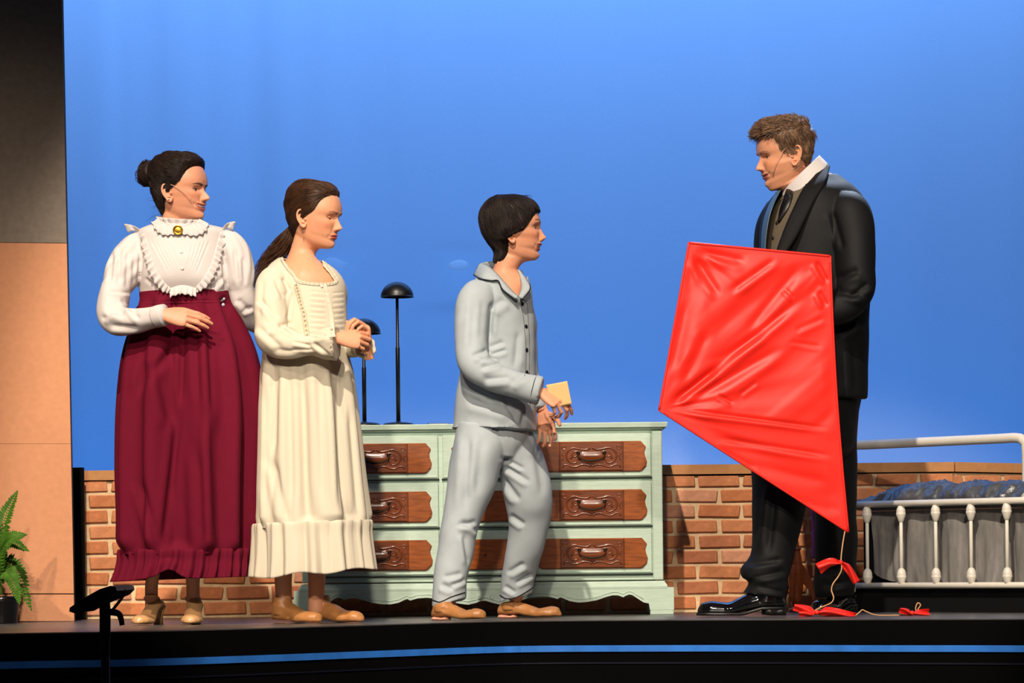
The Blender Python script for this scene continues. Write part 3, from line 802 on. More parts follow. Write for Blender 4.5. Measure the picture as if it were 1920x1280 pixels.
#        front x,  z     back x,  z      half width, front power
HEADROWS = np.array([
    (-0.010, 0.1130, -0.016, 0.1130, 0.004, 2.0),
    (0.030, 0.1065, -0.052, 0.1085, 0.038, 2.0),
    (0.058, 0.0920, -0.078, 0.0960, 0.057, 2.1),
    (0.077, 0.0720, -0.095, 0.0780, 0.069, 2.2),
    (0.087, 0.0500, -0.103, 0.0580, 0.0745, 2.3),
    (0.091, 0.0300, -0.106, 0.0380, 0.0760, 2.4),
    (0.090, 0.0150, -0.105, 0.0200, 0.0755, 2.4),
    (0.085, 0.0000, -0.101, 0.0020, 0.0740, 2.3),
    (0.085, -0.0200, -0.097, -0.0120, 0.0715, 2.25),
    (0.086, -0.0380, -0.093, -0.0220, 0.0690, 2.15),
    (0.086, -0.0540, -0.089, -0.0300, 0.0662, 2.1),
    (0.085, -0.0680, -0.086, -0.0370, 0.0635, 2.05),
    (0.081, -0.0800, -0.083, -0.0430, 0.0610, 2.0),
    (0.081, -0.0940, -0.080, -0.0490, 0.0582, 1.95),
    (0.076, -0.1060, -0.078, -0.0550, 0.0545, 1.9),
    (0.062, -0.1120, -0.076, -0.0610, 0.0500, 1.9),
    (0.040, -0.1130, -0.074, -0.0680, 0.0470, 1.95),
    (0.018, -0.1180, -0.072, -0.0800, 0.0460, 2.0),
    (0.004, -0.1400, -0.073, -0.1150, 0.0470, 2.0),
    (0.000, -0.1700, -0.080, -0.1550, 0.0500, 2.0),
    (0.002, -0.2050, -0.092, -0.2000, 0.0580, 2.0)])
def head_grid(hp):
    R = HEADROWS.copy()
    jaw = hp.get('jaw', 1.0); R[9:17, 4] *= jaw
    R[:, 4] *= hp.get('wide', 1.0)
    R[16:, 4] *= hp.get('neck_w', 1.0)
    nd = hp.get('neck', (0, 0)); k = np.linspace(0, 1, 4)[:, None]
    for c in (0, 2): R[17:, c] += (k*nd[0])[:, 0]
    R[18:, 1] += nd[1]*np.array([0.3, 0.7, 1]); R[18:, 3] += nd[1]*np.array([0.3, 0.7, 1])
    R[12:15, 0] += hp.get('chin', 0.0)
    R[15:18, 1] -= hp.get('double_chin', 0.0); R[15:18, 0] += hp.get('double_chin', 0.0)*0.6
    # more rows through the face
    wts = np.array([4, 5, 6, 7, 7, 8, 12, 14, 16, 16, 14, 12, 12, 10, 8, 6, 5, 5, 5, 5], float)
    kk = np.concatenate([[0], np.cumsum(wts)]); tt = np.interp(np.arange(0, kk[-1]+0.5), kk, np.arange(len(kk)))
    full = catmull(R, 2001); C = np.stack([np.interp(tt, np.linspace(0, len(R)-1, 2001), full[:, c]) for c in range(6)], -1)
    n, m = len(C), 168
    u = np.linspace(-math.pi, math.pi, m, endpoint=False); ph = u-0.5*np.sin(u)
    c, s_ = np.cos(ph), np.sin(ph)
    xc = (C[:, 0]+C[:, 2])/2; zc = (C[:, 1]+C[:, 3])/2; hx = (C[:, 0]-C[:, 2])/2; hz = (C[:, 1]-C[:, 3])/2
    pw = np.where(c[None] > 0, C[:, 5][:, None], 2.05)
    cc = np.sign(c)*np.abs(c)**(2/pw); ss = np.sign(s_)*np.abs(s_)**(2/pw)
    X = xc[:, None]+hx[:, None]*cc; Z = zc[:, None]+hz[:, None]*cc; Y = C[:, 4][:, None]*ss
    g = lambda v, mu, sg: np.exp(-((v-mu)/sg)**2)
    fr = smst(-0.02, 0.03, X)
    # lower face narrows toward the chin
    Y = Y*(1-0.10*fr*smst(-0.03, -0.1, Z)*smst(0.0, 0.06, X))
    ay = np.abs(Y); D = np.zeros_like(X)
    ez = hp.get('ez', 0.0)
    NL = hp.get('nose', 1.0); up = hp.get('nose_up', 0.0)
    zn = [-0.054, -0.0495, -0.0465, -0.0415+up, -0.036+up, -0.027, -0.014+ez*0.5, -0.002+ez, 0.008+ez, 0.018+ez]
    an = np.array([0, 0.0015, 0.010, 0.0215, 0.0235, 0.0185, 0.0115, 0.0060, 0.0025, 0.0])*NL
    sgw = [0.012, 0.012, 0.0110, 0.0100, 0.0095, 0.0085, 0.0072, 0.0072, 0.008, 0.01]
    D += np.interp(Z, zn, an)*np.exp(-(ay/np.interp(Z, zn, sgw))**2)
    D += 0.0065*g(ay, 0.0125, 0.0055)*g(Z, -0.0415, 0.0065)
    D -= 0.0035*g(ay, 0.019, 0.005)*g(Z, -0.043, 0.010)
    D -= 0.0105*g(ay, 0.030, 0.0150)*g(Z, 0.001+ez, 0.0100)
    D -= 0.004*g(ay, 0.014, 0.006)*g(Z, 0.002+ez, 0.008)
    D += 0.0035*g(ay, 0.026, 0.018)*g(Z, 0.019+ez*1.1, 0.0065)
    D += 0.0045*g(ay, 0.043, 0.016)*g(Z, -0.026+0.004*hp.get('smile', 0), 0.015)
    D += hp.get('cheek', 0.0)*g(ay, 0.045, 0.02)*g(Z, -0.045, 0.022)
    D += 0.0035*g(Y, 0, 0.014)*g(Z, -0.098, 0.010)
    sm = hp.get('smile', 0.0); op = hp.get('open', 0.0); mw = 0.0235+0.008*sm
    zm = -0.0675+sm*0.007*(ay/mw)**2
    lipw = np.sqrt(np.clip(1-(ay/(mw*1.05))**2, 0, 1))
    D += (0.0052+0.002*hp.get('lips', 0))*lipw*g(Z-zm, 0.0048+op*0.5, 0.0042)
    D += (0.0050+0.002*hp.get('lips', 0))*lipw*g(Z-zm, -0.0052-op*0.5, 0.0046)
    D -= 0.0030*lipw*g(Z-zm, 0.0, 0.0016+op*0.45)
    D -= 0.0025*g(ay, mw+0.004, 0.005)*g(Z-zm, 0, 0.006)*(1+sm)
    D -= 0.0022*g(Y, 0, 0.018)*g(Z, -0.0815, 0.005)
    D -= 0.0016*g(Y, 0, 0.0035)*g(Z, -0.056, 0.006)
    X = X+D*fr
    V = np.stack([X, Y, Z], -1).reshape(-1, 3)
    return V, grid_faces(n, m, True, True, True), n, m
def ear_parts(hp):
    o = [(0.009, -0.004), (0.012, 0.012), (0.008, 0.026), (-0.004, 0.032), (-0.015, 0.028), (-0.020, 0.014), (-0.018, -0.002), (-0.011, -0.016), (-0.004, -0.027), (0.004, -0.029), (0.009, -0.020)]
    i_ = [(0.006, -0.014), (-0.006, -0.012), (-0.012, 0.002), (-0.010, 0.014), (0.0, 0.018)]
    P = catmull([(x, 0, z) for x, z in o], 40); Q = catmull([(x, -0.0025, z) for x, z in i_], 20)
    parts = [tube(P, np.interp(np.linspace(0, 1, 40), [0, .3, .7, .85, 1], [.003, .0038, .0036, .0055, .0048]), 8, round_ends=True), tube(Q, 0.0028, 8, round_ends=True)]
    pl = np.array([(x, z) for x, z in o]); V, F = extrude_poly([tuple(p) for p in pl], -0.009, -0.0045)
    parts.append((V, F))
    parts.append(tube(np.array([(0.0, -0.016, 0.0), (0, -0.008, 0.0), (0, -0.006, 0.0)]), [0.016, 0.014, 0.012], 12))
    parts.append(tube(np.array([(0.0095, -0.004, -0.006), (0.008, 0.003, -0.004)]), 0.0045, 8, round_ends=True))
    V, F, N = remesh(parts, 0.0014, 3)
    out = []
    k = hp.get('ear', 1.0)
    for sg in (1, -1):
        A = V.copy()*k
        a = -0.42                                   # rear edge flares outward
        x, y = A[:, 0]*math.cos(a)-A[:, 1]*math.sin(a), A[:, 0]*math.sin(a)+A[:, 1]*math.cos(a)
        b_ = 0.16
        x2, z2 = x*math.cos(b_)-A[:, 2]*math.sin(b_), x*math.sin(b_)+A[:, 2]*math.cos(b_)
        A = np.stack([x2-0.012, (y+0.0745*hp.get('wide', 1.0)), z2-0.012+hp.get('ear_dz', 0.0)], -1)
        if sg < 0: A[:, 1] *= -1
        out.append((A, F if sg > 0 else [f[::-1] for f in F]))
    return out
EYE_R = 0.0132
def eye_c(hp, sg): return np.array([0.0615, sg*0.0305, 0.0005+hp.get('ez', 0.0)])
def uvsphere(c, r, nu=40, nv=28):
    th = np.linspace(0.02, math.pi-0.02, nv); ph = np.linspace(0, 2*math.pi, nu, endpoint=False)
    # pole toward +X (the iris)
    V = np.stack([np.cos(th)[:, None]*np.ones(nu), np.sin(th)[:, None]*np.cos(ph), np.sin(th)[:, None]*np.sin(ph)], -1)
    return V.reshape(-1, 3)*r+c, grid_faces(nv, nu, True, True, True)
def skin_paint(L, hp):
    """skin colour by place on the head, with nostril and mouth shade painted in"""
    base = np.array(lin(hp['skin'])); lip = np.array(lin(hp.get('lip', (168, 84, 70)))); brow = np.array(lin(hp.get('brow', (60, 38, 26))))
    n = len(L); C = np.tile(base, (n, 1)); x, y, z = L[:, 0], L[:, 1], L[:, 2]; ay = np.abs(y)
    g = lambda v, mu, sg: np.exp(-((v-mu)/sg)**2)
    def mix(mask, col): C[:] = C*(1-mask[:, None])+np.asarray(col)*mask[:, None]
    fr = (x > 0.03)
    mix(0.30*g(ay, 0.045, 0.018)*g(z, -0.03, 0.016)*fr*hp.get('blush', 1.0), base*np.array([1.0, 0.62, 0.55]))
    mix(0.22*g(y, 0, 0.012)*g(z, -0.04, 0.012)*fr, base*np.array([1.0, 0.7, 0.62]))
    sm = hp.get('smile', 0.0); op = hp.get('open', 0.0); mw = 0.0235+0.008*sm
    zm = -0.0675+sm*0.007*(ay/mw)**2; t = np.clip(1-(ay/mw)**2, 0, 1)
    dzm = z-zm
    upper = (0.0095*(1-0.4*sm)*t**0.6+op*0.5)*(1-0.12*g(y, 0, 0.003)); lower = -(0.0105*(1-0.25*sm)*t**0.6+op*0.5)
    ml = smst(0.0015, -0.0005, dzm-upper)*smst(-0.0015, 0.0005, dzm-lower)*(t > 0)*(x > 0.05)
    mix(ml, lip)
    gap = np.maximum(op*0.5*t**0.7, 0.0007)
    mix(smst(1.25, 0.8, np.abs(dzm)/gap)*(t > 0.02)*(x > 0.05), (0.03, 0.008, 0.006))  # dark mouth opening painted onto the closed surface
    if hp.get('teeth', 0):
        tg = (dzm < gap*0.98)*(dzm > gap*(0.98-1.7*hp['teeth']))*(t > 0.10)*(x > 0.05)
        mix(tg*1.0, (0.80, 0.74, 0.66))
    mix(0.8*smst(1, 0.4, np.hypot((ay-0.0065)/0.0042, (z+0.0475)/0.0024))*fr, base*np.array([0.25, 0.12, 0.1]))  # nostril shade painted onto unbroken skin
    # brows
    bz = 0.0165+hp.get('ez', 0.0)+hp.get('brow_up', 0.0)+0.0052*np.sin(np.clip((ay-0.012)/0.034, 0, 1)*2.3)
    bh = np.interp(ay, [0.010, 0.016, 0.032, 0.047], [0.0026, 0.0046, 0.0038, 0.0014])
    mix(hp.get('brow_k', 0.85)*smst(1.25, 0.6, np.abs(z-bz)/bh)*(ay > 0.009)*(ay < 0.049)*(x > 0.03), brow)
    for sg in (1, -1):
        e = (L-eye_c(hp, sg))/EYE_R; r = np.linalg.norm(e, axis=1)
        on = (r < 1.06)&(e[:, 0] > 0.2)
        ey, ez = e[:, 1]*sg, e[:, 2]
        tt = np.clip(1-(ey/0.95)**2, 0, 1)
        cl = hp.get('lid', 0.42); lo = hp.get('lid_low', 0.34)
        upz = cl*tt**0.7+0.04*ey; loz = -lo*tt**0.8+0.04*ey
        inside = on&(ez < upz)&(ez > loz)
        C[inside] = (0.42, 0.38, 0.35)
        gz = unit(np.array([1.0, hp.get('gaze', (0, 0))[0]*sg, hp.get('gaze', (0, 0))[1]]))
        ang = np.arccos(np.clip(np.stack([e[:, 0], ey, ez], -1) @ gz/np.maximum(r, 1e-6), -1, 1))
        C[inside&(ang < 0.50)] = lin(hp.get('iris', (62, 42, 26)))
        C[inside&(ang < 0.24)] = (0.004, 0.004, 0.004)
        lash = on&(ez >= upz)&(ez < upz+hp.get('lash', 0.20))&(np.abs(ey) < 0.98)
        C[lash] = (0.02, 0.012, 0.01)
        lash2 = on&(ez <= loz)&(ez > loz-0.06)&(np.abs(ey) < 0.9)
        C[lash2] = base*0.35
        lid = on&(ez >= upz+hp.get('lash', 0.20))
        C[lid] = base*np.array([0.86, 0.74, 0.70])
    return C
class Head:
    """places a head by the pixel of its centre (between the ears), yaw from the house, pitch and roll"""
    def __init__(s, px, py, Y, yaw, pitch=0.0, roll=0.0, scale=1.0, **hp):
        s.hp = hp; s.o = W(px, py, Y); s.k = scale
        y, p, r = (math.radians(a) for a in (yaw, pitch, roll))
        # yaw 0 faces the house (-Y), +90 faces +X
        Rz = Matrix.Rotation(-math.pi/2+y, 3, 'Z'); Ry = Matrix.Rotation(p, 3, 'Y'); Rx = Matrix.Rotation(r, 3, 'X')
        s.R = np.array(Rz @ Ry @ Rx)
    def w(s, L): return np.asarray(L) @ s.R.T*s.k + s.o
    def l(s, V): return ((np.asarray(V)-s.o)/s.k) @ s.R
    def parts(s):
        V, F, n, m = head_grid(s.hp); s.grid = (V, n, m); s.F = F
        ps = [(V, F)]+[uvsphere(eye_c(s.hp, sg), EYE_R) for sg in (1, -1)]+ear_parts(s.hp)
        return [(s.w(v), f) for v, f in ps]
    def hairshell(s, hp_fn, thick_fn):
        """skin offset into a hair shell; hp_fn(L) hair mask 0..1, thick_fn(L, N) thickness"""
        V, n, m = s.grid; N = normals(V, s.F)
        if np.mean((N*V).sum(1)) < 0: N = -N
        msk = hp_fn(V); t = thick_fn(V, N)*smst(0, 1, msk*0.30)**0.7*(1-s.hp.get('ear_free', 0.75)+s.hp.get('ear_free', 0.75)*smst(0.020, 0.050, np.hypot(V[:, 0]+0.010, V[:, 2]+0.006-s.hp.get('ear_dz', 0))+1.0*(np.abs(V[:, 1]) < 0.05)))
        keep = [f for f in s.F if len(f) == 4 and max(msk[i] for i in f) > 0.02]+[f for f in s.F if len(f) > 4 and V[f[0], 2] > 0.1]
        V2 = V+N*(t-0.0035*(1-smst(0.0, 0.6, msk)))[:, None]
        used = sorted({i for f in keep for i in f}); mp = {a: b for b, a in enumerate(used)}
        return V2[used], [tuple(mp[i] for i in f) for f in keep], msk[used]
def strand_batch(paths, r0, r1):
    """many thin hairs, grouped by length, as three-sided tubes"""
    by = {}
    for P in paths:
        if len(P) >= 3: by.setdefault(len(P), []).append(P)
    out = []
    for n_, lst in by.items():
        A = np.array(lst); T = unit(np.gradient(A, axis=1)); ref = np.where(np.abs(T[..., 2:3]) < 0.8, np.array([0, 0, 1.0]), np.array([1.0, 0, 0]))
        ref = np.broadcast_to(ref[:, :1], T.shape); N = unit(np.cross(T, ref)); B = np.cross(T, N)
        r = np.interp(np.linspace(0, 1, n_), [0, 0.2, 0.75, 1], [r0*0.6, r0, r0*0.8, r1])
        th = np.array([0, 2.094, 4.189])
        V = A[:, :, None]+r[None, :, None, None]*(np.cos(th)[None, None, :, None]*N[:, :, None]+np.sin(th)[None, None, :, None]*B[:, :, None])
        base = np.array(grid_faces(n_, 3, True)); F = (base[None]+(np.arange(len(A))*n_*3)[:, None, None]).reshape(-1, 4)
        out.append((V.reshape(-1, 3), F))
    return out
def flow_strands(shell, flow, roots, steps, step, lift, jitter, seed, keep=None):
    """hairs combed over the shell along a flow field (head space)"""
    tree = bvh(shell[0], shell[1]); rr = np.random.default_rng(seed); n_ = len(roots)
    q = np.array(roots); lf = lift*rr.uniform(0.2, 1.6, n_); j = rr.normal(size=(n_, 3))*jitter
    P = np.zeros((steps, n_, 3)); alive = np.ones(n_, bool); ln_ = np.full(n_, steps); d0 = None
    for k in range(steps):
        h = q.copy(); nn = np.tile([0, 0, 1.0], (n_, 1))
        for i in np.nonzero(alive)[0]:
            r = tree.find_nearest(q[i]); h[i] = r[0]; nn[i] = r[1]
        flip = ((h-np.array([-0.008, 0, 0.01]))*nn).sum(1) < 0; nn[flip] *= -1
        P[k] = h+nn*(lf*math.sin(math.pi*min(1, 0.15+0.85*k/(steps-1))))[:, None]
        d = np.array([flow(x) for x in h])+j; d = unit(d-nn*(d*nn).sum(1)[:, None])
        if d0 is not None: d = unit(d+0.6*d0)
        d0 = d; q = h+d*step
        if keep is not None:
            for i in np.nonzero(alive)[0]:
                if not keep(q[i]): alive[i] = False; ln_[i] = k+1
    return [P[:ln_[i], i] for i in range(n_)]
# ------------------------------------------------------------------ hands
def hand_mesh(k=1.0, curls=None, spread=None, thumb=(0.5, 0.35, 0.3), tdir=(0.62, 0.72, -0.3), flatpalm=1.0, palm_cup=0.0, left=False, vox=0.0019, wrist=0.03):
    """wrist at the origin, fingers along +X, thumb side +Y (right hand), back of the hand +Z"""
    curls = curls or [(0.35, 0.4, 0.25)]*4; spread = spread or (0.10, 0.02, -0.06, -0.14)
    mcp = np.array([(0.088, 0.027, 0.0), (0.093, 0.0075, 0.003), (0.088, -0.0125, 0.001), (0.078, -0.0300, -0.004)])
    ln = [(0.043, 0.026, 0.021), (0.048, 0.030, 0.022), (0.044, 0.028, 0.021), (0.034, 0.021, 0.019)]
    rad = [0.0092, 0.0095, 0.0090, 0.0078]
    parts = []
    for f in range(4):
        p = mcp[f].copy(); a = 0.0; P = [np.array([0.045, mcp[f][1]*0.62, -0.001]), p.copy()]; R = [rad[f]*1.0, rad[f]*1.10]
        sp = spread[f]
        for j in range(3):
            a += curls[f][j]
            d = np.array([math.cos(a)*math.cos(sp), math.cos(a)*math.sin(sp), -math.sin(a)])
            mid = p+d*ln[f][j]*0.5; p = p+d*ln[f][j]
            P += [mid, p.copy()]; R += [rad[f]*(0.96-0.07*j), rad[f]*(1.0-0.09*j)]
        R[-1] *= 0.86
        parts.append(tube(np.array(P), R, 12, round_ends=True))
    td = unit(np.array(tdir)); p = np.array([0.018, 0.018, -0.006]); P = [p.copy()]; R = [0.0125]
    bend = unit(np.array([0.75, -0.55, -0.35]))
    for j, L in enumerate((0.043, 0.033, 0.027)):
        P.append(p+td*L*0.5); p = p+td*L; P.append(p.copy()); R += [0.0125-0.0012*j, 0.0112-0.0009*j]
        td = unit(td+bend*thumb[min(j+1, 2)])
    R[-1] *= 0.85
    parts.append(tube(np.array(P), R, 12, round_ends=True))
    rows = [(-0.05, 0.0, 0.0, wrist*0.92, wrist*0.78), (-0.02, 0.0, 0.0, wrist*0.88, wrist*0.68), (0.0, 0.0, 0.0, wrist*0.93, wrist*0.60), (0.025, 0.001, -0.002, 0.033, 0.0165), (0.055, 0.0, -0.002, 0.0395, 0.0150), (0.080, -0.001, -0.001, 0.0405, 0.0125), (0.091, -0.001, 0.0, 0.034, 0.0095)]
    C = catmull(rows, 24); th = np.linspace(0, 2*math.pi, 24, endpoint=False)
    V = np.stack([C[:, 0][:, None]*np.ones(24), C[:, 1][:, None]+C[:, 3][:, None]*np.sign(np.cos(th))*np.abs(np.cos(th))**0.8, C[:, 2][:, None]+C[:, 4][:, None]*np.sin(th)], -1)
    parts.append((V.reshape(-1, 3), grid_faces(24, 24, True, True, True)))
    parts.append(tube(np.array([(0.02, 0.015, -0.010), (0.04, 0.022, -0.012), (0.062, 0.024, -0.008)]), [0.012, 0.014, 0.010], 10, round_ends=True))
    V, F, N = remesh(parts, vox, 3, 0.5)
    V = V*k
    if left: V = V*np.array([1, -1, 1]); F = [f[::-1] for f in F]
    return V, F
def place(V, origin, fingers, back):
    x = unit(fingers); z = np.asarray(back, float); z = unit(z-x*np.dot(z, x)); y = np.cross(z, x)
    return np.asarray(origin)+V[:, :1]*x+V[:, 1:2]*y+V[:, 2:3]*z
def union(parts):
    """boolean union into one continuous body; falls back to a plain join"""
    base = None; dg = None
    objs = []
    for V, F in parts:
        me = mesh_from(V, F, 'u'); o = bpy.data.objects.new('u', me); COL.objects.link(o); objs.append(o)
    o0 = objs[0]; ok = True
    for o in objs[1:]:
        md = o0.modifiers.new('b', 'BOOLEAN'); md.operation = 'UNION'; md.object = o
        md.solver = 'MANIFOLD' if 'MANIFOLD' in [i.identifier for i in md.bl_rna.properties['solver'].enum_items] else 'EXACT'
    dg = bpy.context.evaluated_depsgraph_get()
    out = bpy.data.meshes.new_from_object(o0.evaluated_get(dg))
    tot = sum(len(F) for V, F in parts)
    V, N = mesh_arrays(out); lv = np.empty(len(out.loops), dtype=np.int64); out.loops.foreach_get('vertex_index', lv); st = np.empty(len(out.polygons), dtype=np.int64); out.polygons.foreach_get('loop_start', st)
    lv = lv.tolist(); st = st.tolist()+[len(lv)]; F = [lv[st[i]:st[i+1]] for i in range(len(st)-1)]
    bpy.data.meshes.remove(out)
    for o in objs:
        me = o.data; bpy.data.objects.remove(o); bpy.data.meshes.remove(me)
    if len(F) < tot*0.55:
        print('UNION FALLBACK', len(F), tot)
        mb = MB()
        for v, f in parts: mb.add(v, f)
        V, F = mb.get()
    return V, F
M_skin = mat('skin', (214, 160, 130), 0.48, 0.35, vc=True, sss=0.12, var=0.04, vscale=60)
def blend_neck(V, F, head, it=60):
    """relax the surface where the neck runs into the shoulders"""
    e = np.array([(f[i], f[(i+1) % len(f)]) for f in F for i in range(len(f))])
    L = head.l(V); w_ = smst(-0.100, -0.125, L[:, 2])*(L[:, 0] < 0.012)*smst(-0.30, -0.25, L[:, 2])*(np.hypot(L[:, 0]+0.03, L[:, 1]) < 0.14)
    near = w_ > 0; e = e[near[e[:, 0]] | near[e[:, 1]]]
    cnt = np.zeros(len(V)); np.add.at(cnt, e[:, 0], 1); np.add.at(cnt, e[:, 1], 1); cnt = np.maximum(cnt, 1)
    V = V.copy()
    for _ in range(it):
        acc = np.zeros_like(V); np.add.at(acc, e[:, 0], V[e[:, 1]]); np.add.at(acc, e[:, 1], V[e[:, 0]])
        V = V+(acc/cnt[:, None]-V)*(0.5*w_)[:, None]
    return V
def body(parent, head, parts, skin):
    hpz = head.parts()
    V, F = union(hpz+parts)
    V = blend_neck(V, F, head)
    o = obj('body', V, F, M_skin, parent, recalc=False)
    L = head.l(V); C = np.tile(np.array(lin(skin)), (len(V), 1))
    near = (np.abs(L[:, 1]) < 0.12)&(L[:, 2] > -0.2)&(np.abs(L[:, 0]) < 0.16)
    head.hp['skin'] = skin
    C[near] = skin_paint(L[near], head.hp)
    ca = o.data.color_attributes.new('Col', 'FLOAT_COLOR', 'POINT')
    ca.data.foreach_set('color', np.hstack([C, np.ones((len(C), 1))]).ravel())
    return o
def cloth(parts, vox, smooth, segs=(), noise=((6, 0.004),), seed=1, aniso=(1, 1, 1)):
    V, F, N = remesh(parts, vox, smooth)
    for sc, am in noise: V = V+N*(am*noise3(V*sc*np.array(aniso), seed))[:, None]
    if segs:
        N = normals(V, F); V = creases(V, N, segs)
    return V, F
def cut(V, F, fn):
    """drop the faces whose centre satisfies fn"""
    F = np.asarray(F); c = V[F].mean(1); F2 = F[~fn(c)]
    used = np.unique(F2); mp = -np.ones(len(V), int); mp[used] = np.arange(len(used))
    return V[used], mp[F2]
def in_poly(x, y, poly):
    r = np.zeros(len(x), bool); k = len(poly)
    for i in range(k):
        (x0, y0_), (x1, y1_) = poly[i], poly[(i+1) % k]
        c = ((y0_ > y) != (y1_ > y))&(x < (x1-x0)*(y-y0_)/((y1_-y0_) or 1e-9)+x0)
        r ^= c
    return r
def surf_line(tree, pts, n, off, dY=0.0):
    C = catmull(pts, n); out = [front(tree, x, y, off, dY) for x, y in C]
    return np.array([a for a, b in out]), np.array([b for a, b in out])
def ruffle(P, Nn, width_dir, width, waves, amp, seed=0, rows=6, both=False):
    """gathered ribbon: attached edge P, free edge along width_dir"""
    n = len(P); V = []
    t = np.linspace(0, 1, n); rr = np.random.default_rng(seed)
    ph = np.cumsum(rr.uniform(0.6, 1.4, n)); ph = ph/ph[-1]*waves*2*math.pi
    for i in range(rows):
        k = i/(rows-1)
        wv = np.sin(ph)*amp*k**0.8; wv2 = 0.35*amp*np.cos(ph*0.5+1)*k
        V.append(P+np.asarray(width_dir)*(np.broadcast_to(width, (n,))*k)[:, None]*1.0+Nn*(wv+amp*k*0.8)[:, None]+np.gradient(P, axis=0)/np.linalg.norm(np.gradient(P, axis=0), axis=1)[:, None]*(wv2)[:, None])
    return np.concatenate(V), grid_faces(rows, n, False)
def disc_on(tree, px, py, r_px, h, Y=0.0, lift=0.001, m=20, prof=None):
    p, nn = front(tree, px, py, lift, Y); r = r_px*S(p[1])
    pr = prof or [(0.0001, 1.0), (0.6, 1.0), (0.9, 0.7), (1.0, 0.2), (1.0, -0.4)]
    V, F = lathe([(a*r, b*h) for a, b in pr], m)
    z = nn; x = unit(np.cross([0, 0, 1.0], z)); y = np.cross(z, x)
    return p+V[:, :1]*x+V[:, 1:2]*y+V[:, 2:3]*z, F
def foldfn(specs, seed=0):
    """radial skirt folds: list of (count, amplitude at top, at hem)"""
    rr = np.random.default_rng(seed); ph = rr.uniform(0, 6.28, len(specs)); dr = rr.uniform(-0.6, 0.6, len(specs))
    def f(t, th):
        r = 0
        for (c, a0, a1), p, d in zip(specs, ph, dr):
            w_ = np.sin(c*th+p+d*t*2+0.5*np.sin(2*th+p*2)); w_ = w_*(1.3-0.3*w_*w_)
            r = r+(a0+(a1-a0)*t)*w_
        return r
    return f
def shoe_mesh(heel_pt, toe_pt, width, height, toe_h, ankle, ankle_r, heel=0.0, side=None, n=26, m=28, sole=0.006, pointy=1.0):
    """closed shoe upper from heel to toe on the floor plus ankle opening"""
    h = np.asarray(heel_pt, float); t = np.asarray(toe_pt, float); d = t-h; L = np.linalg.norm(d); d = d/L; sd = np.cross([0, 0, 1.0], d)
    k = np.linspace(0, 1, n)
    wid = np.interp(k, [0, 0.06, 0.2, 0.42, 0.7, 0.88, 0.97, 1], [0.28, 0.55, 0.72, 0.70, 1.0, 0.82*pointy, 0.48*pointy, 0.16])*width/2
    top = np.interp(k, [0, 0.05, 0.25, 0.45, 0.65, 0.85, 0.96, 1], [0.5*height, 0.85*height, height, 0.86*height, 0.6*height, toe_h*1.05, toe_h*0.85, toe_h*0.4])
    bot = np.interp(k, [0, 0.3, 0.62, 1], [heel, heel*0.92, 0.0, 0.004])+sole*0.4
    th = np.linspace(0, 2*math.pi, m, endpoint=False); c, s_ = np.cos(th), np.sin(th)
    V = []
    for i in range(n):
        b, tp = bot[i], top[i]+bot[i]*0.75; mid = b+(tp-b)*0.42
        z = np.where(s_ > 0, mid+(tp-mid)*s_, mid+(mid-b)*np.sign(s_)*np.abs(s_)**0.45)
        yv = wid[i]*np.sign(c)*np.abs(c)**0.8*np.where(s_ > 0, 1-0.15*s_, 1)
        V.append(h+d*(k[i]*L)+np.outer(yv, sd)+np.stack([np.zeros(m), np.zeros(m), z], -1))
    V = np.concatenate(V); F = grid_faces(n, m, True, True, True)
    return [(V, F)]
# ================================================================== PERSON: WHITE BLOUSE AND BURGUNDY SKIRT
def H_(head, V): return head.w(V)
def hair_object(parent, head, shell, paths, m, r0=0.0008, r1=0.0003, extra=()):
    mb = MB(); mb.add(head.w(shell[0]), shell[1])
    for V, F in strand_batch(paths, r0, r1): mb.add(H_(head, V), F)
    for V, F in extra: mb.add(V, F)
    return mb.build('hair', m, parent, recalc=False)
def hairline(zs, xs, soft=0.009):
    def f(L): return np.clip((np.interp(L[:, 2], zs, xs)-L[:, 0])/soft, 0, 3.34)
    return f
def pick(shell, n_, seed, lo=0.05):
    """roots spread evenly over the shell, a few more right at the hairline"""
    rr = np.random.default_rng(seed); V = shell[0]; Q = np.array([f for f in shell[1] if len(f) == 4])
    ms = shell[2][Q].mean(1); Q = Q[ms > lo]; ms = ms[ms > lo]
    A = np.linalg.norm(np.cross(V[Q[:, 2]]-V[Q[:, 0]], V[Q[:, 3]]-V[Q[:, 1]]), axis=1)*np.where(ms < 1.2, 3.0, 1.0)
    idx = rr.choice(len(Q), n_, p=A/A.sum()); u, v = rr.uniform(size=(2, n_, 1)); q = Q[idx]
    return (V[q[:, 0]]*(1-u)+V[q[:, 1]]*u)*(1-v)+(V[q[:, 3]]*(1-u)+V[q[:, 2]]*u)*v
M_dkhair = mat('dark_brown_hair', (33, 20, 14), 0.58, 0.35, var=0.4, vscale=45, stretch=(1, 1, 1))

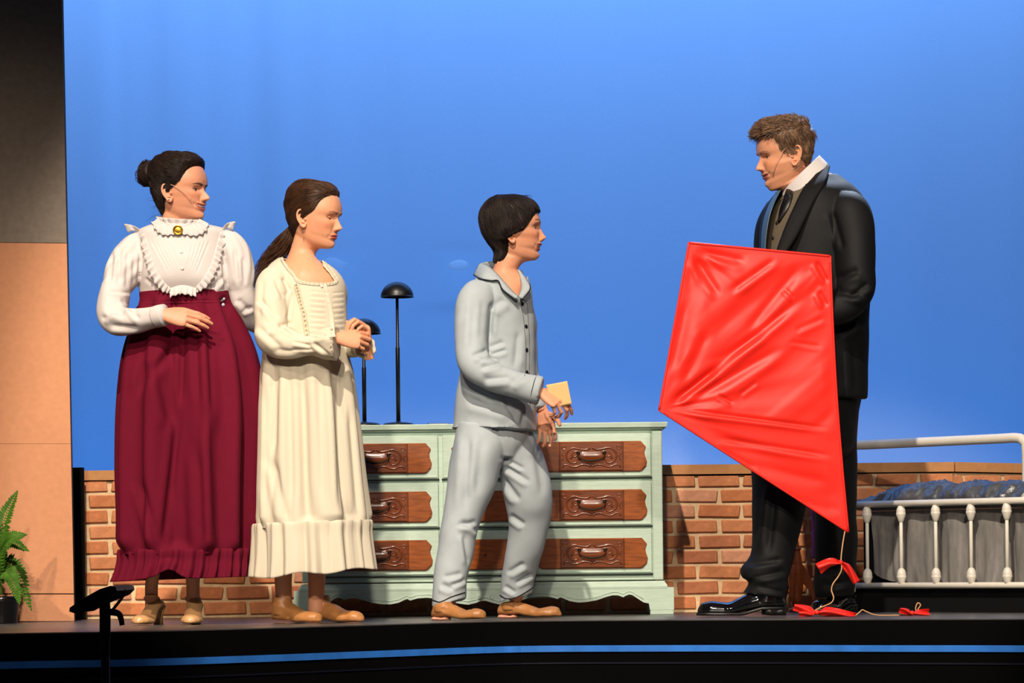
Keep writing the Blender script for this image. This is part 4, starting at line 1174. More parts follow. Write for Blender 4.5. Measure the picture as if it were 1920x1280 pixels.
def person_blouse():
    Y = -0.45
    t = thing('person', fl(325, Y), 'person in white ruffled blouse and long burgundy skirt with a hair bun', 'person')
    skin = (214, 150, 118)
    H = Head(341, 355.5, Y, 66, -1, 0, 0.99, ez=-0.009, ear_dz=-0.005, smile=1.0, open=0.0075, teeth=0.75, lip=(186, 84, 70), brow=(44, 26, 18), brow_k=0.9, nose=1.08, lid=0.15, lid_low=0.20, lash=0.26, iris=(40, 26, 16), gaze=(0, 0), jaw=0.97, neck=(-0.012, 0.0), cheek=0.002, ear=1.02)
    torso = stack([(300, 418, 372, 420, Y, 0.05), (282, 434, 395, 434, Y, 0.06), (272, 458, 408, 458, Y, 0.08), (270, 500, 415, 500, Y, 0.095), (276, 560, 415, 560, Y, 0.085), (262, 640, 430, 640, Y, 0.10), (285, 700, 420, 700, Y, 0.09)], 40, 32)
    armR = ptube([(272, 452, Y, 13), (246, 480, Y-0.02, 18), (226, 530, Y-0.05, 18), (216, 590, Y-0.10, 17), (250, 598, Y-0.16, 15), (285, 595, Y-0.20, 13), (306, 592, Y-0.22, 12.5)], 44, 16)
    armL = ptube([(408, 452, Y, 13), (436, 490, Y, 18), (450, 545, Y+0.02, 17), (462, 590, Y+0.08, 15), (490, 610, Y+0.16, 13)], 40, 16)
    legs = [ptube([(300, 690, Y, 40), (290, 860, Y, 27), (284, 960, Y+0.01, 23), (288, 1060, Y+0.02, 14), (284, 1100, Y+0.03, 12.5), (285, 1150, Y+0.03, 13)], 40, 16),
            ptube([(380, 690, Y, 40), (372, 860, Y, 27), (362, 960, Y, 24), (361, 1060, Y+0.01, 15), (362, 1105, Y+0.02, 13), (362, 1150, Y+0.02, 14)], 40, 16)]
    tr = remesh([torso, armR, armL]+legs, 0.007, 3)[:2]
    hv, hf = hand_mesh(0.90, [(0.20, 0.26, 0.2), (0.20, 0.28, 0.2), (0.20, 0.30, 0.22), (0.22, 0.32, 0.24)], (-0.10, -0.09, -0.09, -0.10), tdir=(0.90, 0.36, -0.35), wrist=0.026)
    hw_ = place(hv, W(306, 590, Y-0.225), (0.96, -0.02, -0.10), (0.12, -0.92, 0.42))
    hv2, hf2 = hand_mesh(0.88, left=True)
    hl_ = place(hv2, W(488, 609, Y+0.155), (0.8, 0.3, -0.2), (-0.3, 0.9, 0.1))
    body(t, H, [tr, (hw_, hf), (hl_, hf2)], skin)
    # ---- hair: swept up into a loose bun
    bun = np.array([-0.112, 0.0, 0.066])
    msk = hairline([-0.10, -0.085, -0.06, -0.04, -0.02, 0.0, 0.02, 0.04, 0.06, 0.075, 0.085, 0.12], [-0.2, -0.052, -0.040, -0.030, -0.014, 0.006, 0.034, 0.044, 0.054, 0.068, 0.085, 0.2])
    shell = H.hairshell(msk, lambda L, N: 0.006+0.016*smst(0.0, 0.10, L[:, 2])+0.004*smst(0, -0.06, L[:, 0])+0.004*noise3(L*60, 3))
    def flow(p): return unit(bun-p)+np.array([0, 0, 0.15])
    paths = flow_strands(shell, flow, pick(shell, 2600, 1), 10, 0.016, 0.003, 0.16, 1, keep=lambda q: np.linalg.norm(q-bun) > 0.030)
    rr = np.random.default_rng(5); extra = []
    th = np.linspace(0, 2*math.pi, 24, endpoint=False)
    # bun core + coiling strands
    u, v = np.meshgrid(np.linspace(0.05, math.pi-0.05, 20), th, indexing='ij')
    core = np.stack([-np.cos(u)*0.034, np.sin(u)*np.cos(v)*0.043, np.sin(u)*np.sin(v)*0.046], -1).reshape(-1, 3)+bun+[-0.010, 0, 0.0]
    core += 0.004*noise3(core*70, 2)[:, None]
    extra.append((H.w(core), grid_faces(20, 24, True, True, True)))
    for i in range(260):
        a0 = rr.uniform(0, 6.28); r = rr.uniform(0.020, 0.046); tl = rr.uniform(0.9, 2.6); k = np.linspace(0, 1, 14)
        a = a0+k*tl; x = -0.010-0.036*np.sqrt(np.clip(1-(r/0.05)**2, 0, 1))+0.014*rr.normal()*0.5+0.005*np.sin(k*5+a0)
        P = np.stack([bun[0]+x, r*np.cos(a)*0.95, bun[2]+r*np.sin(a)], -1)+0.0025*rr.normal(size=3)
        extra.append(tube(H.w(P), 0.0011, 3, False))
    for i in range(46):       # loose wisps at nape and crown
        if i < 30: s0 = np.array([-0.065+rr.normal()*0.012, rr.uniform(-0.05, 0.03), rr.uniform(-0.09, -0.02)]); d = np.array([-0.5, rr.normal()*0.3, -0.5+rr.normal()*0.4]); L = rr.uniform(0.02, 0.055)
        else: s0 = np.array([rr.uniform(-0.1, 0.06), rr.uniform(-0.04, 0.04), 0.118]); d = np.array([rr.normal()*0.8, rr.normal()*0.5, 0.6]); L = rr.uniform(0.012, 0.03)
        k = np.linspace(0, 1, 9)[:, None]
        P = s0+unit(d)*L*k+np.array([0.012, 0.0, -0.006])*np.sin(k*3.5+rr.uniform(0, 3))*L*12*0.5
        extra.append(tube(H.w(P), np.linspace(0.0006, 0.0002, 9), 3, False))
    hair_object(t, H, shell, paths, M_dkhair, extra=extra)
    # ---- blouse
    M_bl = mat('white_cotton', (205, 199, 197), 0.75, 0.25, bump=0.10, bscale=70)
    gath = lambda c, a: (lambda tt, th_: a*np.sin(c*th_+3*np.sin(tt*5))*np.sin(np.pi*np.clip(tt, 0, 1))**0.5)
    tor = stack([(304, 416, 372, 420, Y, 0.055), (276, 424, 400, 424, Y, 0.075), (256, 434, 424, 432, Y, 0.09), (254, 455, 428, 452, Y, 0.10), (255, 490, 428, 488, Y-0.005, 0.115), (258, 525, 428, 522, Y-0.008, 0.118), (262, 552, 428, 548, Y, 0.105), (266, 570, 425, 566, Y, 0.095)], 60, 72)
    slR = ptube([(266, 446, Y, 19), (254, 462, Y-0.005, 26), (240, 490, Y-0.02, 33), (229, 518, Y-0.04, 33), (219, 540, Y-0.06, 26)], 40, 48, gath(9, 0.0022))
    slR2 = ptube([(219, 536, Y-0.06, 27), (214, 560, Y-0.08, 29), (212, 588, Y-0.105, 29), (224, 603, Y-0.14, 28), (250, 602, Y-0.17, 25), (280, 596, Y-0.20, 21), (302, 591, Y-0.22, 19.5)], 60, 48, gath(5, 0.0015))
    slL = ptube([(414, 446, Y, 22), (432, 462, Y, 29), (443, 490, Y, 30), (449, 520, Y+0.005, 29), (452, 540, Y+0.01, 24)], 40, 48, gath(9, 0.002))
    slL2 = ptube([(452, 537, Y+0.01, 24), (456, 565, Y+0.03, 25), (464, 592, Y+0.07, 22), (480, 606, Y+0.12, 19), (492, 612, Y+0.165, 17)], 44, 48, gath(5, 0.0015))
    segs = [((200, 545), (270, 552), 0.003, 3), ((196, 575), (235, 590), 0.005, 6), ((205, 610), (262, 615), 0.004, 5), ((190, 600), (215, 580), 0.004, 5), ((240, 575), (262, 600), 0.005, 4), ((225, 560), (260, 585), 0.004, 4),
            ((212, 470), (205, 535), 0.003, 4), ((225, 460), (222, 535), 0.003, 4), ((240, 470), (238, 540), 0.003, 4), ((252, 480), (250, 545), 0.003, 4),
            ((266, 470), (258, 545), 0.005, 4), ((300, 545), (270, 520), 0.003, 4), ((418, 470), (424, 545), 0.005, 4), ((440, 465), (447, 535), 0.003, 4), ((455, 480), (460, 535), 0.003, 4), ((395, 545), (420, 515), 0.003, 4),
            ((445, 560), (470, 585), 0.004, 5), ((452, 585), (475, 575), 0.003, 4)]
    for k in range(5):        # pin tucks of the yoke
        segs += [((282+k*8, 447+k*2), (318+k*5, 515-k*3), 0.0016, 1.6), ((394-k*8, 447+k*2), (366-k*4, 515-k*3), 0.0016, 1.6)]
    bl = cloth([tor, slR, slR2, slL, slL2], 0.0042, 5, segs, ((7, 0.004), (16, 0.002)), 4)
    blo = obj('blouse', *bl, M_bl, t, recalc=False)
    tree = bvh(*bl)
    # cuff
    obj('cuff', *ptube([(292, 594, Y-0.21, 20.5), (300, 592, Y-0.218, 21), (309, 590.5, Y-0.226, 21)], 10, 32), M_bl, blo)
    # V ruffle over the bust and shoulder flanges
    ruf = MB()
    for pts, wd, dr in (([(272, 436), (283, 470), (292, 500), (308, 526), (324, 540)], 17, -1), ([(412, 434), (404, 465), (396, 492), (382, 518), (364, 539)], 16, 1)):
        P, Nn = surf_line(tree, pts, 150, 0.002, Y-0.1); P = P+Nn*(0.008*np.linspace(0, 1, 150)**3)[:, None]
        tg = unit(np.gradient(P, axis=0)); wdir = unit(np.cross(tg, Nn)); wdir = wdir*np.sign(wdir[:, :1]*dr+1e-9)
        wdir = unit(wdir+np.array([0, 0, -0.35]))
        ruf.add(*ruffle(P, Nn, wdir, np.interp(np.linspace(0, 1, 150), [0, 0.1, 0.8, 1], [0.016, 0.030, 0.030, 0.018]), 11, 0.0055, seed=len(pts)+dr))
    P, Nn = surf_line(tree, [(320, 538), (335, 533), (350, 533), (368, 538)], 60, 0.009, Y-0.1)
    ruf.add(*ruffle(P, Nn, np.array([0, -0.25, -1.0]), 0.030, 5, 0.005, seed=9))
    ruf.build('bust_ruffle', M_bl, blo, thick=0.0012)
    for pts, up_ in (([(240, 436), (250, 433), (262, 436), (276, 442)], (-0.35, -0.2, 0.75)), ([(436, 432), (428, 428), (420, 430), (412, 436)], (0.35, -0.2, 0.75))):
        C = catmull(pts, 50); P = np.array([W(x, y, Y-0.03) for x, y in C])
        obj('shoulder_ruffle', *ruffle(P, np.tile([0, -1.0, 0], (50, 1)), unit(np.array(up_)), np.interp(np.linspace(0, 1, 50), [0, 0.3, 1], [0.032, 0.026, 0.012]), 2, 0.006, seed=3), M_bl, blo, thick=0.0012)
    # standing ruffled collar
    a = np.linspace(0, 2*math.pi, 241); c0 = W(337, 424, Y)
    P = c0+np.stack([0.066*np.cos(a), 0.058*np.sin(a)-0.004, -0.006*np.cos(a)+0.010*np.sin(a)], -1)
    Nn = unit(np.stack([np.cos(a), np.sin(a), a*0], -1))
    cr_ = MB(); cr_.add(*ruffle(P, Nn, unit(np.stack([0.35*np.cos(a), 0.35*np.sin(a), np.ones_like(a)], -1)), 0.030, 19, 0.0042, seed=2))
    A_ = catmull([(297, 408), (304, 416), (318, 423), (334, 427), (350, 424), (363, 418), (374, 410)], 90)
    B_ = catmull([(284, 418), (294, 434), (310, 443), (328, 441), (346, 441), (366, 444), (384, 436), (391, 420)], 90); Vc = []
    for k in np.linspace(0, 1, 8):
        for i in range(90):
            x_, y_ = A_[i]*(1-k)+B_[i]*k+np.array([0, 1.5*k*math.sin(i*0.9)])
            Vc.append(front(tree, x_, y_, 0.005+0.0035*k*(1+math.sin(i*0.9)), Y-0.05)[0])
    cr_.add(np.array(Vc), grid_faces(8, 90, False))
    cr_.build('collar', M_bl, blo, thick=0.001)
    gold = mat('gold', (176, 138, 50), 0.3, 0.5, metal=1.0)
    ct = bvh(*cr_.get())
    br = front(tree, 334.5, 434, 0.012, Y-0.1)[0]
    V, F = lathe([(0.0001, 0.004), (0.010, 0.0035), (0.0125, 0.003), (0.0135, 0.0055), (0.0165, 0.005), (0.0175, 0.0015), (0.0175, -0.001)], 32)
    obj('brooch', np.stack([V[:, 0], -V[:, 2], V[:, 1]], -1)+br, F, gold, t)
    for (x, y) in ((340, 472.5), (342, 503), (344, 547)):
        obj('button', *disc_on(tree, x, y, 3.0, 0.003, Y-0.1), mat('pearl', (226, 214, 204), 0.25, 0.6), blo)
    # ---- skirt
    M_sk = mat('burgundy_wool', (100, 14, 38), 0.85, 0.12, bump=0.10, bscale=90, var=0.05, vscale=25)
    ff = foldfn([(5, 0.002, 0.030), (9, 0.004, 0.022), (14, 0.003, 0.007)], 3)
    sk = stack([(262, 549, 429, 546, Y, 0.108), (262, 558, 430, 556, Y, 0.110), (260, 572, 430, 568, Y, 0.112), (259, 578, 432, 576, Y, 0.114), (249, 610, 446, 606, Y, 0.135), (237, 650, 463, 648, Y, 0.155), (229, 700, 474, 700, Y, 0.175), (224, 780, 480, 780, Y, 0.19), (224, 880, 478, 880, Y, 0.20), (228, 960, 476, 960, Y, 0.205), (229, 1010, 475, 1016, Y, 0.205), (228, 1040, 472, 1038, Y, 0.205)], 130, 260, 2.0,
               lambda tt, th_: ff(tt, th_)*smst(0.06, 0.22, tt)*(1-0.75*smst(0.90, 1.0, tt)), cap1=False)
    V, F = sk; N = normals(V, F); N = N if np.mean(N[:, 1]*(V[:, 1]-Y)) > 0 else -N
    segs = [((270, 566), (426, 562), 0.0025, 1.6), ((345, 590), (338, 760), 0.012, 6), ((338, 760), (305, 1035), 0.016, 7), ((300, 700), (325, 800), 0.007, 11), ((290, 640), (262, 740), 0.006, 9), ((330, 650), (285, 700), 0.006, 9),
            ((262, 900), (300, 1030), 0.007, 8), ((392, 590), (400, 780), 0.006, 7), ((400, 780), (410, 1030), 0.007, 10), ((366, 600), (372, 760), 0.004, 6), ((372, 840), (380, 1030), 0.006, 9)]
    V = creases(V, N, segs)
    sko = obj('skirt', V, F, M_sk, t, thick=0.003)
    st = bvh(V, F)
    rows = [(224, 1030, 478, 1028, Y, 0.213), (223, 1036, 479, 1034, Y, 0.216), (224, 1052, 477, 1048, Y, 0.215), (221, 1072, 477, 1064, Y, 0.222), (215, 1090, 475, 1080, Y, 0.228)]
    rf = foldfn([(31, 0.003, 0.009), (53, 0.002, 0.004), (9, 0.002, 0.008)], 8)
    V, F = stack(rows, 30, 420, 2.0, rf, False, False)
    x, y = PX(V); fr_ = (V[:, 1] < Y)
    V[:, 2] += 0.030*np.exp(-((x-318)/22)**2)*fr_*smst(1036, 1080, y)+0.008*np.exp(-((x-290)/30)**2)*fr_*smst(1036, 1080, y)
    obj('hem_ruffle', V, F, M_sk, sko, thick=0.003)
    obj('waist_clasp', *disc_on(st, 419, 560, 3.2, 0.004, Y-0.1), mat('glass_bead', (190, 196, 210), 0.15, 0.7), sko)
    obj('waist_clasp', *disc_on(st, 418, 571, 3.2, 0.004, Y-0.1), mat('glass_bead', (190, 196, 210), 0.15, 0.7), sko)
    # ---- character shoes
    M_sh = mat('tan_leather_pump', (208, 160, 108), 0.35, 0.5, coat=0.2)
    for hx, hy, tx, ty, ax in ((302, Y+0.09, 256, -0.585, 285), (369, Y+0.06, 355, -0.615, 362)):
        h = fl(hx, hy); e = fl(tx, ty)
        sp_ = shoe_mesh(h, e, 0.078, 0.050, 0.032, None, 0, heel=0.058)
        ank = W(ax, 1105, Y+0.03)
        d = unit(e-h)
        V, F, N = remesh(sp_, 0.003, 3)
        # the throat of the shoe: open over the instep
        so = obj('shoe', V, F, M_sh, t, recalc=False)
        hb = h+d*0.028
        obj('heel', *tube(np.array([hb+[0, 0, 0.0], hb+[0, 0, 0.03], hb+d*-0.006+[0, 0, 0.066]]), [0.017, 0.017, 0.026], 14), M_sh, so)
        a = np.linspace(0, 2*math.pi, 40); q = W(ax, 1122, Y+0.035)
        obj('strap', *tube(q+np.stack([0.0255*np.cos(a), 0.028*np.sin(a)-0.006, 0.012*np.sin(a)*-1], -1), 0.0035, 6, False), M_sh, so)
    # instep skin is part of the body; cheek microphone
    P = H.w(catmull([(0.000, -0.080, 0.010), (0.022, -0.078, 0.0), (0.050, -0.069, -0.022), (0.068, -0.057, -0.045)], 20))
    obj('headset_microphone', *tube(P, np.array([0.0011]*17+[0.0018]*3), 6), mat('beige_wire', (214, 168, 136), 0.4), t)
    V, F = uvsphere(np.array([0.0, 0, 0]), 0.0028, 12, 8); obj('earring', V+H.w(np.array([[-0.006, -0.084, -0.040]])), F, mat('pearl', (226, 214, 204), 0.25, 0.6), t)
    return t
person_blouse()
# ================================================================== PERSON: CREAM NIGHTGOWN
M_brhair = mat('chestnut_hair', (66, 40, 22), 0.5, 0.4, var=0.45, vscale=40)
M_jazz = mat('tan_jazz_boot', (178, 122, 70), 0.42, 0.45, var=0.08, vscale=30, bump=0.25, bscale=26)
def person_nightgown():
    Y = -0.50
    t = thing('person', fl(575, Y), 'person in a long cream nightgown with lace trim, hands folded in front, curly ponytail', 'person')
    skin = (218, 154, 118)
    H = Head(592, 405, Y, 67, 7, 0, 0.975, lip=(192, 92, 72), brow=(78, 50, 34), brow_k=0.7, ez=-0.004, lid=-0.30, lid_low=0.36, nose=1.0, nose_up=0.002, lips=0.3, neck=(-0.016, -0.01), blush=1.3, jaw=0.99, ear_dz=-0.004)
    chest = stack([(553, 468, 586, 474, Y, 0.03), (540, 486, 600, 490, Y, 0.052), (512, 503, 622, 506, Y-0.005, 0.075), (500, 522, 640, 526, Y-0.005, 0.090), (500, 560, 644, 560, Y, 0.098), (508, 640, 640, 640, Y, 0.095), (500, 740, 640, 740, Y, 0.10), (520, 800, 630, 800, Y, 0.09)], 44, 36)
    armR = ptube([(520, 530, Y-0.06, 18), (510, 580, Y-0.10, 17), (512, 640, Y-0.14, 15), (560, 642, Y-0.18, 14), (605, 637, Y-0.20, 12), (634, 634, Y-0.21, 11.5)], 40, 16)
    armL = ptube([(622, 535, Y+0.06, 15), (628, 580, Y+0.10, 14), (634, 632, Y+0.10, 13), (655, 652, Y+0.01, 12), (678, 650, Y-0.08, 11.5), (688, 632, Y-0.14, 11)], 40, 16)
    legs = [ptube([(545, 790, Y, 36), (536, 940, Y, 26), (533, 1020, Y+0.01, 21), (531, 1080, Y+0.01, 17), (532, 1120, Y+0.02, 16), (530, 1150, Y+0.02, 16)], 30, 16),
            ptube([(605, 790, Y, 36), (600, 940, Y, 26), (596, 1020, Y+0.03, 21), (594, 1080, Y+0.03, 17), (593, 1118, Y+0.04, 15.5), (592, 1150, Y+0.04, 16)], 30, 16)]
    tr = remesh([chest, armR, armL]+legs, 0.006, 4)[:2]
    # near hand: loose fist turned to the house; far hand meets it
    hv, hf = hand_mesh(0.86, [(0.55, 0.75, 0.5), (0.6, 0.8, 0.5), (0.65, 0.8, 0.5), (0.6, 0.7, 0.45)], (0.05, 0.0, -0.05, -0.12), tdir=(0.85, 0.40, -0.30), wrist=0.025)
    h1 = place(hv, W(632, 634, Y-0.21), (0.97, 0.16, -0.02), (0.0, -0.92, 0.30))
    hv2, hf2 = hand_mesh(0.86, [(0.9, 1.1, 0.6), (0.9, 1.1, 0.6), (0.9, 1.0, 0.6), (0.9, 1.0, 0.6)], (0.05, 0.0, -0.05, -0.12), tdir=(0.80, 0.55, -0.25), left=True, wrist=0.025)
    h2 = place(hv2, W(688, 650, Y-0.125), (-0.12, -0.30, 0.85), (0.62, 0.45, 0.35))
    body(t, H, [tr, (h1, hf), (h2, hf2)], skin)
    # ---- hair: parted, drawn back to a curly ponytail
    tie = np.array([-0.094, 0.0, -0.050])
    msk = hairline([-0.10, -0.085, -0.06, -0.04, -0.02, 0.0, 0.02, 0.04, 0.06, 0.075, 0.085, 0.12], [-0.2, -0.060, -0.050, -0.032, -0.016, 0.008, 0.034, 0.040, 0.050, 0.066, 0.085, 0.2])
    shell = H.hairshell(msk, lambda L, N: 0.005+0.009*smst(0.0, 0.10, L[:, 2])+0.005*smst(0.0, -0.08, L[:, 0])+0.003*noise3(L*np.array([30, 60, 60]), 3)-0.004*np.exp(-(L[:, 1]/0.006)**2)*(L[:, 2] > 0.05))
    def flow(p): return unit(tie-p)+np.array([-0.55, 0, 0.25])*smst(0.0, 0.1, np.array(p[2]))+np.array([-0.4, 0, 0])*(p[0] > 0)
    paths = flow_strands(shell, flow, pick(shell, 2600, 3), 11, 0.0165, 0.002, 0.10, 2, keep=lambda q: np.linalg.norm(q-tie) > 0.022)
    rr = np.random.default_rng(8); extra = []
    tw = H.w(tie[None])[0]
    spine = catmull([tuple(tw)]+[tuple(W(*q)) for q in ((536, 448, Y+0.03), (524, 468, Y+0.05), (510, 488, Y+0.07), (499, 508, Y+0.08), (492, 530, Y+0.08), (488, 552, Y+0.08))], 50)
    T, N, B = frames(spine)
    for i in range(420):
        a = rr.uniform(0, 6.28); r = math.sqrt(rr.uniform(0, 1)); L = rr.integers(30, 50); k = np.arange(L)/49
        rad = np.interp(k, [0, 0.12, 0.5, 0.85, 1], [0.010, 0.024, 0.036, 0.038, 0.034])*r
        ca = a+rr.uniform(-0.5, 0.5)*k; cf = rr.uniform(4, 8); cph = rr.uniform(0, 6.28); ca_ = rr.uniform(0.004, 0.011)*smst(0.05, 0.35, k)
        P = spine[:L]+(rad*np.cos(ca)+ca_*np.cos(k*cf*2+cph))[:, None]*N[:L]+(rad*np.sin(ca)+ca_*np.sin(k*cf*2+cph))[:, None]*B[:L]
        extra.append(tube(P, np.linspace(0.0010, 0.0005, L), 3, False))
    extra.append(tube(spine, np.interp(np.linspace(0, 1, 50), [0, 0.12, 0.5, 0.85, 1], [0.010, 0.018, 0.022, 0.018, 0.004]), 12))
    for i in range(24):
        s0 = np.array([rr.uniform(-0.06, 0.07), rr.uniform(-0.03, 0.03), 0.0]); s0[2] = 0.115*math.sqrt(max(0.05, 1-(s0[0]/0.1)**2)); d = np.array([rr.normal(), rr.normal()*0.5, 0.5])
        k = np.linspace(0, 1, 8)[:, None]; extra.append(tube(H.w(s0+unit(d)*0.02*k+np.array([0, 0, -0.01])*k*k), np.linspace(0.0005, 0.0002, 8), 3, False))
    hair_object(t, H, shell, paths, M_brhair, extra=extra)
    # ---- nightgown
    M_ng = mat('cream_cotton', (206, 197, 176), 0.75, 0.25, bump=0.10, bscale=60)
    tor = stack([(522, 484, 604, 488, Y+0.01, 0.066), (504, 500, 632, 508, Y, 0.088), (494, 522, 646, 530, Y, 0.104), (493, 560, 649, 560, Y, 0.113), (497, 610, 650, 610, Y, 0.116), (499, 650, 651, 650, Y, 0.116), (494, 680, 654, 680, Y, 0.120)], 56, 72)
    slR = ptube([(524, 514, Y-0.04, 22), (512, 532, Y-0.07, 29), (508, 565, Y-0.10, 29.5), (508, 605, Y-0.125, 30), (514, 634, Y-0.145, 33), (545, 645, Y-0.175, 27), (572, 646, Y-0.19, 20), (586, 645, Y-0.195, 20), (606, 644, Y-0.20, 28), (631, 643, Y-0.21, 33)], 80, 52, lambda tt, th_: 0.0022*np.sin(7*th_)*smst(0.5, 0.75, tt))
    slL = ptube([(622, 530, Y+0.06, 20), (632, 548, Y+0.07, 19), (630, 590, Y+0.10, 17), (634, 630, Y+0.10, 17), (654, 652, Y+0.01, 16), (672, 652, Y-0.06, 16)], 50, 40)
    slL2 = ptube([(668, 640, Y-0.03, 15), (677, 648, Y-0.08, 17), (682, 652, Y-0.10, 20), (685, 650, Y-0.125, 21)], 26, 44, lambda tt, th_: 0.003*np.sin(6*th_)*tt)
    segs = [((488, 560), (520, 600), 0.004, 5), ((500, 620), (548, 604), 0.005, 4), ((520, 605), (556, 628), 0.006, 4), ((482, 610), (530, 655), 0.004, 6), ((510, 655), (575, 662), 0.004, 5), ((548, 640), (585, 648), 0.004, 3), ((545, 655), (590, 655), 0.003, 3), ((586, 640), (620, 668), 0.004, 3.5), ((584, 636), (612, 628), 0.003, 3),
            ((528, 520), (545, 548), 0.004, 4), ((514, 522), (532, 560), 0.003, 4), ((548, 545), (540, 600), 0.004, 3.5), ((553, 530), (544, 612), 0.003, 2.5), ((494, 520), (486, 600), 0.003, 5)]
    for k in range(9): segs.append(((580, 546+k*10), (612, 549+k*10), 0.0016, 1.5)); segs.append(((622, 550+k*10), (646, 548+k*10), 0.0016, 1.5))
    V, F = cloth([tor, slR, slL, slL2], 0.0040, 5, segs, ((7, 0.004), (18, 0.0015)), 7)
    poly = [(526, 470), (531, 486), (540, 500), (552, 513), (560, 524), (572, 528), (600, 531.5), (622, 530), (627, 526), (618, 512), (606, 498), (604, 470)]
    def hole(c):
        x, y = PX(c); return in_poly(x, y, poly)&(c[:, 1] < Y+0.02) | (c[:, 2] > W(0, 489, Y)[2]+0.0)&(np.abs(x-568) < 60)&(y < 489)&(x > 526)
    V, F = cut(V, F, hole)
    ng = obj('nightgown', V, F, M_ng, t, recalc=False, thick=0.0025)
    tree = bvh(V, F)
    # skirt panel and gathered hem
    ff = foldfn([(5, 0.002, 0.014), (9, 0.004, 0.012), (17, 0.003, 0.004)], 12)
    rows = [(494, 652, 650, 652, Y, 0.115), (490, 680, 655, 676, Y, 0.122), (488, 720, 661, 716, Y, 0.135), (487, 800, 670, 796, Y, 0.150), (485, 890, 679, 886, Y, 0.160), (483, 950, 686, 945, Y, 0.168), (482, 992, 691, 982, Y, 0.172)]
    V2, F2 = stack(rows, 110, 260, 2.0, lambda tt, th_: ff(tt, th_)*smst(0.02, 0.3, tt)*(1-0.75*smst(0.90, 1.0, tt)), cap1=False)
    N2 = normals(V2, F2); N2 = N2 if np.mean(N2[:, 1]*(V2[:, 1]-Y)) > 0 else -N2
    V2 = creases(V2, N2, [((520, 680), (512, 860), 0.009, 7), ((545, 680), (548, 960), 0.006, 9), ((512, 860), (540, 985), 0.007, 8), ((600, 680), (604, 960), 0.005, 9), ((632, 690), (640, 960), 0.008, 7), ((570, 700), (575, 980), 0.003, 9), ((655, 760), (672, 975), 0.006, 6), ((500, 720), (497, 960), 0.006, 6)])
    sko = obj('gown_skirt', V2, F2, M_ng, ng, thick=0.003)
    rf = foldfn([(15, 0.002, 0.011), (27, 0.003, 0.005), (7, 0.002, 0.006)], 5)
    rows = [(478, 982, 695, 974, Y, 0.180), (477, 988, 696, 980, Y, 0.183), (478, 1010, 694, 1000, Y, 0.184), (477, 1050, 697, 1036, Y, 0.190), (474, 1083, 700, 1066, Y, 0.195)]
    V3, F3 = stack(rows, 40, 360, 2.0, rf, False, False)
    x3, y3 = PX(V3); V3[:, 2] += 0.006*np.sin(x3/17.0)*smst(986, 1075, y3)+(V3[:, 1] > Y)*0.012*smst(986, 1075, y3)
    obj('hem_ruffle', V3, F3, M_ng, ng, thick=0.003)
    # lace bands
    M_lace = mat('pale_lace', (204, 192, 166), 0.8, 0.2, bump=0.9, bscale=160, var=0.12, vscale=150)
    def lace(pts, wpx, n_, off=0.002):
        C = catmull(pts, n_); d = np.gradient(C, axis=0); d /= np.linalg.norm(d, axis=1)[:, None]; q = np.stack([-d[:, 1], d[:, 0]], -1)
        V = []; 
        for o_ in np.linspace(-wpx/2, wpx/2, 5):
            for (x, y) in C+q*o_: V.append(front(tree, x, y, off, Y-0.11)[0])
        return np.array(V), grid_faces(5, n_, False)
    lb = MB(); lb.add(*lace([(556, 532), (562, 560), (570, 590), (576, 630)], 10, 40))
    lb.build('lace_band', M_lace, ng, thick=0.001)
    eye = MB(); dots = MB()
    C = catmull([(556, 534), (562, 560), (570, 590), (576, 628)], 14)
    for i, (x, y) in enumerate(C):
        p, nn = front(tree, x, y, 0.0032, Y-0.11); a = np.linspace(0, 2*math.pi, 13)[:-1]; xx = unit(np.cross([0, 0, 1.0], nn)); yy = np.cross(nn, xx)
        ringp = p+np.outer(np.cos(a), xx)*0.0042+np.outer(np.sin(a), yy)*0.0036
        lb2 = tube(np.vstack([ringp, ringp[:1]]), 0.0011, 5, False); eye.add(*lb2)
        V_, F_ = disc_on(tree, x, y, 1.4, 0.0008, Y-0.11, 0.0028, 10); dots.add(V_, F_)
    for i in range(7):      # eyelets on the cuff
        x, y = 622+1.5*math.sin(i*2.6), 618+i*8
        V_, F_ = disc_on(tree, x, y, 1.5, 0.0008, Y-0.2, 0.001, 10); dots.add(V_, F_)
        p, nn = front(tree, x, y, 0.0016, Y-0.2); a = np.linspace(0, 2*math.pi, 13)[:-1]; xx = unit(np.cross([0, 0, 1.0], nn)); yy = np.cross(nn, xx)
        ringp = p+np.outer(np.cos(a), xx)*0.0044+np.outer(np.sin(a), yy)*0.004
        eye.add(*tube(np.vstack([ringp, ringp[:1]]), 0.001, 5, False))
    eye.build('lace_loops', M_lace, ng, kind='stuff')
    dots.build('lace_eyelets', mat('painted_eyelet_shade', (150, 128, 92), 0.9), ng, kind='stuff')  # brown discs paint in the shade inside the eyelet holes
    P, Nn = surf_line(tree, [(527, 490), (537, 505), (549, 518), (557, 530), (575, 534), (600, 536), (622, 535), (632, 530), (623, 514), (613, 501)], 200, 0.0025, Y-0.10)
    obj('neck_frill', *ruffle(P, Nn, np.array([0, 0, 1.0]), 0.010, 30, 0.0018, seed=3), M_ng, ng, thick=0.0008)
    P, Nn = surf_line(tree, [(604, 533), (612, 565), (618, 600), (621, 632)], 60, 0.001, Y-0.11)
    obj('placket', *ruffle(P, Nn, np.array([1.0, 0, 0]), 0.014, 2, 0.0008, seed=4), M_ng, ng, thick=0.0016)
    for (x, y) in ((603, 537), (615, 566), (621, 602)):
        obj('button', *disc_on(tree, x, y, 2.6, 0.003, Y-0.11, 0.003), mat('pearl', (226, 214, 204), 0.25, 0.6), ng)
